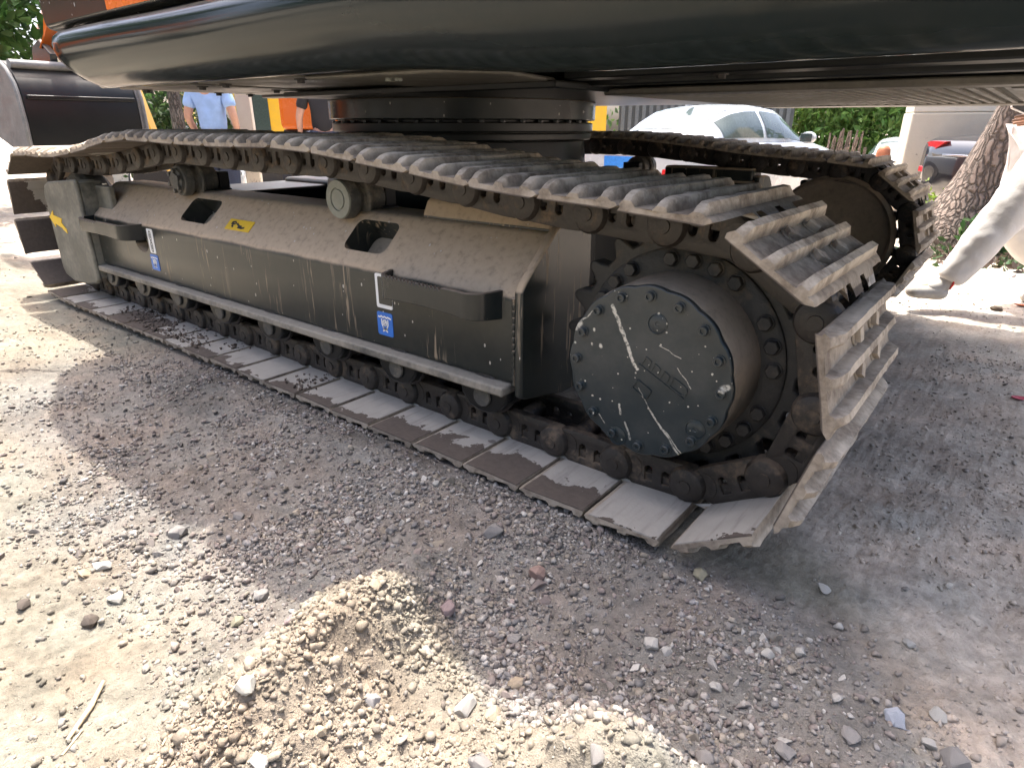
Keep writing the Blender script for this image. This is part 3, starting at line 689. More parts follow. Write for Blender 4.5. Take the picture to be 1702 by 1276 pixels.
def final_drive(y0, dx, s):
    c = Vector((SC[0]-.005+dx, y0, SC[1]-.005)); yy = lambda y: .275+s*(y-.275)
    e = empty('final_drive', c, parent=ex)
    bm = BM(); lathe(bm, [(.190, yy(.105)), (.1935, yy(.112)), (.198, yy(.3)), (.198, yy(.33))], (0, 0, 0), 'y', 72); finish('drum', bm, M['hubside'], e)
    bm = BM(); pr = []
    for i in range(160):
        a = 2*math.pi*i/160; lob = .5+.5*math.cos(16*a); r = .1885+.0045*lob**.5; pr.append((r*math.cos(a), r*math.sin(a)))
    prism(bm, pr, *sorted((yy(.09), yy(.1055)))); finish('drum_cover', bm, M['hubface'], e, bevel=.003)
    for i in range(16):
        a = 2*math.pi*(i+.0)/16; bx, bz = .171*math.cos(a), .171*math.sin(a); bm = BM()
        lathe(bm, [(.0125, yy(.0905)), (.0125, yy(.088)), (.0098, yy(.0875)), (.0098, yy(.079)), (.0088, yy(.0778)), (.0052, yy(.0778)), (.0048, yy(.081)), (.002, yy(.081))], (bx, 0, bz), 'y', 14); finish('cover_bolt', bm, M['hubface'], e)
    for px, pz in ((.02, .115), (.125, -.095), (-.055, -.165)):
        bm = BM(); lathe(bm, [(.0225, yy(.0905)), (.0225, yy(.0885)), (.0205, yy(.088)), (.0195, yy(.0898)), (.018, yy(.0888)), (.005, yy(.0886)), (.004, yy(.0898)), (.001, yy(.0898))], (px, 0, pz), 'y', 28); finish('plug', bm, M['hubface'], e)
    if s > 0:      # worn raised casting mark: a slanted row of blocks and a square
        bm = BM(); ca, sa = math.cos(R(-27)), math.sin(R(-27))
        def sl(u, v): return (.045+u*ca-v*sa, .005+u*sa+v*ca)
        def bar(pts, w):
            L = []
            for st in pts: ribbon(bm, st, w, lambda q: (sl(q[0], q[1])[0], .0886, sl(q[0], q[1])[1]))
        for u in (-.055, -.03, -.005): bar([[(u, .011), (u, -.008)], [(u, .011), (u+.015, .009)], [(u+.015, .009), (u+.016, -.006)]], .003)
        bar([[(.02, .012), (.052, .012), (.058, .004), (.058, -.004), (.05, -.009), (.02, -.009), (.02, .012)], [(-.062, -.014), (.062, -.013)]], .003)
        def sq(u, v): return (-.004+u*ca-v*sa, -.036+u*sa+v*ca)
        for st in ([(-.02, -.012), (.02, -.012)], [(.02, -.012), (.02, .012)], [(.02, .012), (-.018, .013)], [(-.018, .013), (-.02, -.012)]): ribbon(bm, st, .003, lambda q: (sq(*q)[0], .0886, sq(*q)[1]))
        bmesh.ops.recalc_face_normals(bm, faces=bm.faces); bm.faces.ensure_lookup_table()
        for f_ in list(bm.faces):
            if f_.normal.y > 0: f_.normal_flip()
        ext = bmesh.ops.extrude_face_region(bm, geom=bm.faces[:]); [setattr(v.co, 'y', .0872) for v in ext['geom'] if isinstance(v, bmesh.types.BMVert)]
        finish('casting_mark', bm, M['hubface'], e)
    else:
        bm = BM(); lathe(bm, [(.285, yy(.33)), (.285, yy(.37)), (.27, yy(.385)), (.26, yy(.375)), (.255, yy(.345)), (.06, yy(.345))], (0, 0, 0), 'y', 56); finish('motor_housing', bm, M['hubside'], e)
final_drive(0, 0, 1); final_drive(2.13, -.18, -1)
# ---- car body between the tracks
bm = BM(); lathe(bm, [(.60, .28), (.66, .34), (.66, .60), (.585, .66), (.575, .78)], (-1.78, 1.35, 0), 'z', 48)
for sx in (-1, 1):
    for (ya, yb) in ((.40, 1.0), (1.7, 2.3)): box(bm, -1.78+sx*.78-.2, -1.78+sx*.78+.2, ya, yb, .26, .56)
    box(bm, -1.78+sx*.2, -1.78+sx*.95, .95, 1.75, .27, .58)
finish('car_body', bm, M['under'], ex, bevel=.015)
bm = BM(); lathe(bm, [(.585, .77), (.605, .775), (.605, .80), (.60, .803)], (-1.78, 1.35, 0), 'z', 64); lathe(bm, [(.60, .806), (.612, .808), (.612, .842), (.60, .845)], (-1.78, 1.35, 0), 'z', 64)
sr = finish('slewing_ring', bm, M['under'], ex, bevel=.003)
for k in range(44):
    a = 2*math.pi*k/44; cx, cy = -1.78+.598*math.cos(a), 1.35+.598*math.sin(a)
    if cy > 1.55: continue
    bm = BM(); cyl(bm, (cx, cy, .842), (cx, cy, .852), .013, n=6); finish('ring_bolt', bm, M['paint'], sr)
# ---- upper structure, all tilted a touch with the ground it stands on
up = empty('upper_body', (-1, 1.35, .953), parent=ex); up.rotation_euler = (0, R(.3), 0)
def U(x, y, z): return (x+1, y-1.35, z-.953)
def uf(name, bm, mat, parent=up, **k):
    for v in bm.verts: v.co = Vector(U(*v.co))
    return finish(name, bm, mat, parent, **k)
bm = BM(); lathe(bm, [(.585, .79), (.585, .95)], (-1.78, 1.35, 0), 'z', 40); uf('ring_core', bm, M['under'])
bm = BM(); lathe(bm, [(.60, .85), (.622, .853), (.622, .93), (.6, .935)], (-1.78, 1.35, 0), 'z', 72); uf('slew_drum', bm, M['paint'], bevel=.003)
sp = [(-.015, 1.150), (-.046, 1.144), (-.066, 1.128), (-.074, 1.105), (-.074, 1.080), (-.067, 1.053), (-.053, 1.026), (-.034, 1.003), (-.011, .983), (.017, .967), (.05, .957), (.075, .958), (.075, .975), (.05, .98), (.01, 1.02), (-.01, 1.08), (.0, 1.14)]
bm = BM(); rs = []
for x in [-2.635, -2.62, -2.58, -2.52, -2.44, -2.3]+list(np.linspace(-2.1, .44, 16)):
    ring_ = []
    for y, z in sp:
        t = max(0, min(1, (1.12-z)/.165)); xs = x + max(0, (-2.3-x)/.335)*(.15*t**1.8); k_ = max(0, min(1, (x+.95)/.7)); k_ = k_*k_*(3-2*k_); z = z-.03*k_*max(0, min(1, (1.12-z)/.12))
        inset = .05*max(0, (-2.5-x)/.135)**2; ring_.append((xs, y+inset*(1 if y < .02 else 0), z+ (.002*math.sin(x*5) if y < 0 else 0)))
    rs.append(ring_)
rings(bm, rs); uf('side_skirt', bm, M['skirt'], ang=50)
# counterweight: rounded tail
bm = BM(); rs = []
for z, g in ((.93, -.10), (.945, -.03), (.98, .0), (1.2, .02), (1.7, .02), (1.82, -.01), (1.86, -.08)):
    r = []; 
    r.append((.445, -.02-g*.5+0, z)); 
    for i in range(17):
        a = R(-90+180*i/16); ca, sa = math.cos(a), math.sin(a)
        r.append((.46+(.34+g)*abs(ca)**.7, 1.35+(1.40+g)*math.copysign(abs(sa)**.55, sa), z))
    r.append((.445, 2.72+g*.5, z)); rs.append(r)
rings(bm, rs); uf('counterweight', bm, M['skirt'], bevel=.02, seg=2)
# deck, engine housing, cab
bm = BM(); box(bm, -2.5, .44, .02, 2.70, 1.08, 1.135); uf('deck', bm, M['under'])
bm = BM(); box(bm, -1.0, .44, -.03, 2.72, 1.16, 2.02); uf('engine_housing', bm, M['orange'], bevel=.05, seg=3)
bm = BM(); prism(bm, [(-1.50, 1.165), (-1.02, 1.165), (-1.02, 2.40), (-1.50, 2.40)], -.035, .9); uf('side_panel', bm, M['orange'], bevel=.015)
bm = BM(); box(bm, -2.3, -1.2, 1.85, 2.7, 1.15, 1.85); uf('tool_box', bm, M['paint'], bevel=.03)
cabm = BM(); prism(cabm, [(-2.70, 1.16), (-1.54, 1.16), (-1.54, 2.34), (-1.62, 2.45), (-2.35, 2.45), (-2.52, 2.32), (-2.74, 1.62)], -.028, .85); cab = uf('cab', cabm, M['paint'], bevel=.03, seg=3)
dm = BM(); prism(dm, rrect(-2.62, -1.58, 1.166, 1.70, .015), -.048, -.026); door = uf('cab_door', dm, M['paint'], cab, bevel=.008)
dm = BM(); prism(dm, [(-2.62, 1.75), (-1.75, 1.75), (-1.75, 2.28), (-2.42, 2.28)], -.0475, -.027); uf('cab_window', dm, M['glass'], cab)
om = BM(); prism(om, rrect(-2.055, -1.585, 1.172, 1.66, .006), -.0520, -.0482); o_ = uf('door_panel', om, M['orange'], door, bevel=.003); o_['label'] = 'orange door panel'
mm = BM(); tube(mm, [(-2.72, -.02, 1.5), (-2.86, -.14, 1.46), (-2.98, -.22, 1.56), (-3.02, -.24, 1.74)], .012); mir = uf('mirror_bracket', mm, M['rubber'], cab)
mm = BM(); prism(mm, rrect(-3.06, -2.96, 1.72, 2.02, .02), -.27, -.22); uf('mirror', mm, M['rubber'], mir, bevel=.008)
gl = BM(); tube(gl, [(-2.62, .06, 1.02), (-2.70, .10, 1.06), (-2.74, .2, 1.08), (-2.74, .8, 1.08)], .035, 12); uf('front_step', gl, M['paint'], bevel=0)
# belly plates, bolts, beams and the perforated grille
def plate(x0, x1, y0, y1, z0, z1, name='belly_plate', mat='plate_under', bolts=()):
    b = BM(); box(b, x0, x1, y0, y1, z0, z1); o = uf(name, b, M[mat], bevel=.004, seg=1)
    for bx, by in bolts:
        b = BM(); cyl(b, (bx, by, z0-.012), (bx, by, z0+.001), .013, n=6); cyl(b, (bx, by, z0-.003), (bx, by, z0), .02, n=14); uf('plate_bolt', b, M['linkdark'], o)
    return o
plate(-2.50, -1.92, .12, .56, .957, .966, bolts=[(-2.44, .2), (-2.0, .2), (-2.44, .5), (-2.0, .5)])
plate(-2.50, -1.92, .575, 1.10, .957, .966, bolts=[(-2.44, .65), (-2.0, .62), (-2.0, 1.0)])
plate(-1.90, -1.32, .13, .70, .960, .969, bolts=[(-1.84, .2), (-1.4, .2), (-1.84, .6)])
b = BM(); prism(b, [(-1.28, .13), (-.72, .15), (-.66, .30), (-.74, .62), (-1.0, .74), (-1.26, .66)], .950, .962, 'xy'); o = uf('access_cover', b, M['plate_under'], bevel=.008)
for bx, by in ((-1.02, .22), (-1.0, .235)):
    b = BM(); cyl(b, (bx, by, .942), (bx, by, .951), .012, n=6); uf('plate_bolt', b, M['cap'], o)
plate(-2.05, -.70, .56, 2.2, .931, .952, 'centre_plate', 'under')
plate(-2.52, -2.06, 1.11, 2.6, .953, .965)
plate(-.62, .55, .40, .50, .975, 1.08, 'cross_beam', 'under'); plate(-.70, .62, .60, .70, .955, 1.05, 'cross_beam', 'under', bolts=[(-.25, .65)])
plate(-.55, .45, .505, .515, .99, 1.0, 'cross_beam', 'under')
pl = plate(-.72, .70, .86, .98, .922, .942); plate(.34, .70, .985, 2.62, .919, .939); plate(-.72, .335, 2.35, 2.62, .919, .939)
b = BM()
for i in range(27): x = -.70+i*.0395; box(b, x, x+.016, .985, 2.345, .922, .928)
for i in range(26): y = .99+i*.054; box(b, -.71, .33, y, y+.02, .9285, .934)
uf('grille', b, M['plate_under'])
for ya in (.74, 2.0):
    plate(-2.5, .68, ya, ya+.07, .944, 1.078, 'frame_rail', 'under')
plate(.68, .74, .3, 2.4, .95, 1.12, 'frame_rail', 'under')
b = BM(); tube(b, [(-2.5, 2.72, 1.05), (.44, 2.72, 1.05)], .09, 14); uf('far_skirt', b, M['skirt'])
tube_ = BM(); tube(tube_, [(.02, .36, 1.0), (.05, .45, .985), (.09, .52, .99), (.14, .56, 1.02)], .008); uf('wire', tube_, M['cap'])
# ------------------------------------------------------------------ trees and greenery
def leaf_mesh(name, C, size, cols, droop=.3, par=None, curl=True):
    """one bent leaf of four corners at every centre"""
    n = len(C); d = RNG.normal(size=(n, 3)); d[:, 2] *= .6; d /= np.linalg.norm(d, axis=1)[:, None]
    u = RNG.normal(size=(n, 3)); u -= (u*d).sum(1)[:, None]*d; u /= np.linalg.norm(u, axis=1)[:, None]; v = np.cross(d, u)
    s = size*RNG.uniform(.55, 1.35, (n, 1)); b = d*s*.18
    V = np.stack([C-v*s*.9, C+u*s*.42+b, C+v*s*.9, C-u*s*.42+b], 1).reshape(-1, 3)
    F = np.arange(n*4).reshape(n, 4); F = np.concatenate([F[:, [0, 1, 2]], F[:, [0, 2, 3]]])
    T = np.repeat(cols, 4, 0); me = fast_mesh(name, V, F, M['leaf'], T); return link(name, me, par)
def leafcol(n, base, var=.4):
    c = np.array(base)*RNG.uniform(1-var, 1+var, (n, 1)); return np.clip(c*(1+RNG.normal(0, .08, (n, 3))), .004, .6)
def clumps(n, centre, rad, k=26, spread=.34):
    cc = RNG.normal(size=(k, 3)); cc /= np.linalg.norm(cc, axis=1)[:, None]; cc *= RNG.uniform(.35, 1, (k, 1))**.6
    q = cc[RNG.integers(0, k, n)] + RNG.normal(0, spread, (n, 3))*RNG.uniform(.3, 1, (n, 1))
    L_ = np.linalg.norm(q, axis=1)[:, None]; q = q*np.minimum(1, 1.12/L_)
    return np.array(centre)+q*np.array(rad)
def bark(name, col=(.21, .165, .135), scale=1.0):
    m = NT(name); c = m.coord('Object')
    n = m.noise(m.mapping(c, (1, 1, .3)), 30*scale, 6, .65); wv = m.vm('SCALE', m.n('TexNoise').outputs['Color'], scale=.0)
    tn = m.n('TexNoise'); m.put(tn.inputs['Vector'], c); tn.inputs['Scale'].default_value = 7*scale; tn.inputs['Detail'].default_value = 3
    q = m.vm('ADD', m.mapping(c, (21*scale, 21*scale, 3.0*scale)), m.vm('SCALE', tn.outputs['Color'], scale=1.9))
    v = m.voro(q, 1, feature='DISTANCE_TO_EDGE'); v = m.math('ADD', m.math('MULTIPLY', v, .9), m.math('MULTIPLY', m.math('SUBTRACT', n, .5), .22))
    h = m.math('ADD', m.step(v, .0, .22), m.math('MULTIPLY', n, .6))
    m.set(col=m.mix(m.step(v, .0, .16), tuple(x*.35 for x in col), m.mix(n, tuple(x*.6 for x in col), tuple(x*1.5 for x in col))), rough=.95); m.bump(h, 1.0, .03); return m.m
M['bark'] = bark('furrowed_bark'); M['bark2'] = bark('grey_bark', (.2, .19, .165), 2)
def tree(loc, top, r0, r1, crown, rad, n, leafsize, col, label, name='tree', mat='bark', group=None, limbs=6, k=30):
    t = empty(name, loc); tag(t, label, 'tree', group)
    bm = BM(); L = Vector(loc); T = Vector(top)-L; pts, rr = [], []
    for i in range(15):
        f = i/14; pts.append(T*f+Vector((.05*math.sin(f*5)*(r0/.3), .04*math.cos(f*4)*(r0/.3), 0))); rr.append((r0+(r1-r0)*f)*(1+.75*math.exp(-f*16)))
    rs = []
    for i, q in enumerate(pts):
        d = pts[min(i+1, 14)]-pts[max(0, i-1)]; u, v = frame_of(d)
        rs.append([q+(u*math.cos(a)+v*math.sin(a))*rr[i]*(1+.10*math.sin(3*a+i*.2)+.05*math.sin(7*a+i*.9)) for a in [2*math.pi*j/36 for j in range(36)]])
    rings(bm, rs); finish('trunk', bm, M[mat], t, ang=60)
    C = Vector(crown)-L
    bm = BM()
    for i in range(limbs):
        a = 2*math.pi*i/limbs+.4; e = C+Vector((rad[0]*.6*math.cos(a), rad[1]*.6*math.sin(a), rad[2]*random.uniform(-.3, .5))); s = pts[-1-(i % 3)]
        tube(bm, [s, s.lerp(e, .5)+Vector((0, 0, .12*rad[2])), e], [r1*.6, r1*.4, r1*.12], 8)
    finish('limbs', bm, M[mat], t)
    leaf_mesh('crown', clumps(n, C, rad, k), leafsize, leafcol(n, col), par=t)
    return t
tree((-.02, 7.0, -.2), (.85, 7.25, 4.2), .37, .20, (1.9, 8.4, 6.8), (3.0, 3.2, 1.8), 6500, .10, (.07, .13, .03), 'thick leaning tree trunk with furrowed brown bark beside the dark car', name='leaning_tree', k=40)
tree((-8.6, 3.1, -.2), (-8.5, 3.15, 3.4), .085, .06, (-8.5, 3.1, 4.6), (1.5, 1.5, 1.2), 2500, .10, (.07, .13, .03), 'slim grey tree trunk between the black bucket and the man in blue', name='slim_tree', mat='bark2', limbs=4)
for i, (x, y, z, rx, rz, n, c, lab) in enumerate([
    (-13.6, 1.6, 3.3, 1.8, 2.1, 6000, (.06, .12, .03), 'leafy green tree above the orange machine, at the far left edge'),
    (-12.6, 4.6, 3.9, 2.2, 2.4, 5000, (.045, .10, .028), 'tall green tree behind the yellow digger arm'),
    (-7.1, 22.6, 1.9, 2.9, 2.7, 8000, (.17, .25, .06), 'bright yellow-green bushy tree behind the roof of the white sedan'),
    (-4.5, 21.5, 1.5, 2.0, 2.7, 9000, (.125, .225, .055), 'mid-green bushy tree behind the dry stick gate'),
    (-2.1, 23.3, 1.6, 1.9, 3.0, 9000, (.09, .19, .05), 'deep green bushy tree against the edge of the plastered pillar'),
    (-8.5, 19, 2.6, 2.6, 2.6, 4000, (.06, .12, .03), 'tree beyond the dark ribbed container'), (3.5, 14, 3, 2.6, 2.6, 4000, (.06, .12, .03), 'tree behind the dark parked car')]):
    g = float(gh(x, y)); tree((x, y, g-.05), (x+.1, y, z*.8), .12, .06, (x, y, z), (rx, rx, rz), n, .13 if y > 12 else .12, c, lab, name='leafy_tree', mat='bark2', limbs=5, group='leafy trees behind the yard', k=44)
for (x, y, lab) in [(-11, -9, 'far left of the row'), (-7.5, -12.5, 'second from the left in the row'), (-3, -14, 'third from the left in the row'), (2, -14.5, 'middle one of the row'), (6.5, -12, 'behind the added black excavator'), (9.5, -7, 'last but one at the right end'), (11, -1, 'right end of the row'), (-14, -3.5, 'left end of the row')]:
    g = float(gh(x, y)); tree((x, y, g-.05), (x, y, 3), .16, .08, (x, y, 4.4), (2.6, 2.6, 2.6), 2600, .24, (.06, .12, .03), 'leafy tree across the yard behind the photographer, '+lab, name='leafy_tree', mat='bark2', limbs=4, group='trees across the yard', k=30)
# low shrubs
def shrub(loc, rad, n, size, col, label, name='shrub', group=None):
    z = float(gh(loc[0], loc[1])); t = empty(name, (loc[0], loc[1], z)); tag(t, label, 'shrub', group)
    bm = BM()
    for i in range(7):
        a = i*.9; tube(bm, [(0, 0, -.03), (rad[0]*.3*math.cos(a), rad[1]*.3*math.sin(a), rad[2]*.6), (rad[0]*.6*math.cos(a), rad[1]*.6*math.sin(a), rad[2]*1.3)], [.02, .014, .006], 6)
    finish('stems', bm, M['bark2'], t)
    C = clumps(n, (0, 0, rad[2]), rad, 16); C[:, 2] = np.abs(C[:, 2])+.02
    leaf_mesh('foliage', C, size, leafcol(n, col), par=t); return t
shrub((-9.6, 3.5), (.6, .8, .9), 1800, .07, (.05, .09, .03), 'dark leafy shrub behind the slim grey tree')
shrub((-3.25, 13.2), (.3, .3, .4), 1300, .06, (.10, .17, .04), 'light green shrub at the left foot of the stick gate')
shrub((-1.98, 13.0), (.18, .2, .3), 800, .06, (.08, .16, .04), 'green shrub at the right foot of the stick gate')
shrub((.36, 6.35), (.34, .3, .19), 420, .062, (.075, .15, .05), 'low broad-leaved plant at the foot of the leaning tree')
shrub((-.42, 7.3), (.16, .2, .30), 260, .04, (.2, .3, .05), 'pale yellow-green sprig to the left of the leaning trunk')
shrub((1.0, 6.7), (.3, .3, .2), 260, .05, (.15, .22, .05), 'yellow-green weeds on the far side of the leaning trunk')
n = 5200; P = np.stack([RNG.uniform(-.3, 4.5, n), 6.2+RNG.normal(0, .62, n), np.zeros(n)], -1); P[:, 2] = gh(P[:, 0], P[:, 1])+np.abs(RNG.normal(0, .05, n))
tag(leaf_mesh('leaf_litter', P, .045, np.where(RNG.random((n, 1)) < .35, leafcol(n, (.05, .09, .035)), leafcol(n, (.11, .09, .07)))), 'dead leaves and dark weeds heaped along the foot of the trees', kind='stuff')
n = 2600; P = np.stack([RNG.uniform(1.2, 4.5, n), RNG.uniform(7.0, 9.5, n), np.zeros(n)], -1); P[:, 2] = gh(P[:, 0], P[:, 1])+np.abs(RNG.normal(0, .03, n))
tag(leaf_mesh('grass', P, .05, leafcol(n, (.22, .27, .07))), 'short sunlit grass beyond the leaning tree', kind='stuff')

# ------------------------------------------------------------------ walls, post, gate
def plaster(name, col):
    m = NT(name); c = m.coord('Object'); n = m.noise(c, 3, 6, .6); n2 = m.noise(c, 25, 5, .65)
    pt = m.math('MULTIPLY', m.step(m.noise(m.mapping(c, (9, 9, 7)), 1, 4, .7, 1.2), .60, .63), m.step(m.xyz(c)[2], 1.15, .8))
    m.set(col=m.mix(m.math('MULTIPLY', pt, .75), m.mix(n, tuple(x*.8 for x in col), tuple(x*1.12 for x in col)), (.23, .2, .165)), rough=.93); m.bump(m.math('SUBTRACT', n2, pt), .4, .01); return m.m
M['plaster'] = plaster('stained_plaster', (.56, .51, .41)); M['plaster2'] = plaster('pale_plaster', (.66, .62, .52))
def at_g(x, y): return float(gh(x, y))
pz = at_g(-.8, 10)
t = empty('gate_pillar', (-1.12, 9.75, pz), rz=R(20)); tag(t, 'wide cream plastered pillar with peeling dark patches behind the dark car', 'pillar')
bm = BM(); box(bm, 0, 2.3, 0, .55, -.1, 1.33); finish('lower_block', bm, M['plaster'], t, bevel=.02)
bm = BM(); box(bm, .012, 2.29, .012, .54, 1.335, 2.7); finish('upper_block', bm, M['plaster2'], t, bevel=.015)
M['rustpost'] = flat('rusty_orange_paint', (.42, .15, .07), .6, var=.25, scale=12)
bm = BM(); lathe(bm, [(.085, -.05), (.085, .82), (.078, .87), (.055, .905), (.02, .92)], (0, 0, 0), 'z', 24)
o = finish('bollard', bm, M['rustpost'], loc=(-1.22, 8.8, at_g(-1.2, 8.8))); tag(o, 'round-topped rusty orange post in front of the plastered pillar', 'bollard')
M['stick'] = bark('dry_sticks', (.30, .235, .19), 2)
t = empty('stick_gate', (-2.74, 12.48, at_g(-2.6, 12.5)), rz=R(30)); tag(t, 'weathered gate of dry upright sticks with a slack pale rope across', 'gate')
for i in range(15):
    bm = BM(); x = -.04+i*.040; h_ = random.uniform(.95, 1.15)
    tube(bm, [(x, random.uniform(-.02, .02), -.03), (x+random.uniform(-.03, .03), random.uniform(-.02, .02), h_*.5), (x+random.uniform(-.05, .05), random.uniform(-.03, .03), h_)], [.03, .026, .016], 7); finish('stick', bm, M['stick'], t)
bm = BM()
for x0, x1 in ((-.06, .25), (.27, .56)): tube(bm, [(x0+(x1-x0)*k/10, -.06, .62-.10*math.sin(math.pi*k/10)) for k in range(11)], .014, 7)
finish('rope', bm, flat('pale_rope', (.6, .52, .4), .9), t)
for x in (-.08, .26, .58):
    bm = BM(); cyl(bm, (x, -.05, -.05), (x, -.05, .8), .028, n=10); finish('gate_post', bm, M['stick'], t)
bm = BM(); box(bm, 0, .21, 0, .24, -.05, 3.0); box(bm, -.04, .25, -.04, .28, 2.9, 3.02); o = finish('gate_pier', bm, M['plaster2'], loc=(-9.44, 4.47, at_g(-9, 4.8)), rot=(0, 0, R(50)), bevel=.012); tag(o, 'pale cream plastered pier behind the right arm of the man in blue', 'pillar')
# far pale building behind the shrub
bt = empty('house', (-18.6, 5.2, at_g(-14, 4.5)), rz=R(60)); tag(bt, 'pale house wall with dark windows behind the slim grey tree', 'house')
bm = BM(); box(bm, 0, 2.5, 0, 4, -.2, 3.2); finish('wall', bm, M['plaster2'], bt)
bm = BM(); prism(bm, [(-.3, 3.2), (4.3, 3.2), (2, 4.4)], -.2, 2.7, 'yz'); finish('roof', bm, flat('roof_tiles', (.22, .09, .06), .8), bt)
for i in range(1):
    bm = BM(); box(bm, .6+i*1.5, 1.5+i*1.5, -.03, .02, .9, 2.1); wdw = finish('window', bm, M['glass'], bt, bevel=.004)
    bm = BM()
    for (a, b, c, d) in ((.55, 1.55, .85, .92), (.55, 1.55, 2.08, 2.15), (.55, .62, .92, 2.08), (1.48, 1.55, .92, 2.08), (1.02, 1.08, .92, 2.08)): box(bm, a+i*1.5, b+i*1.5, -.06, -.031, c, d)
    finish('frame', bm, M['white'], wdw)
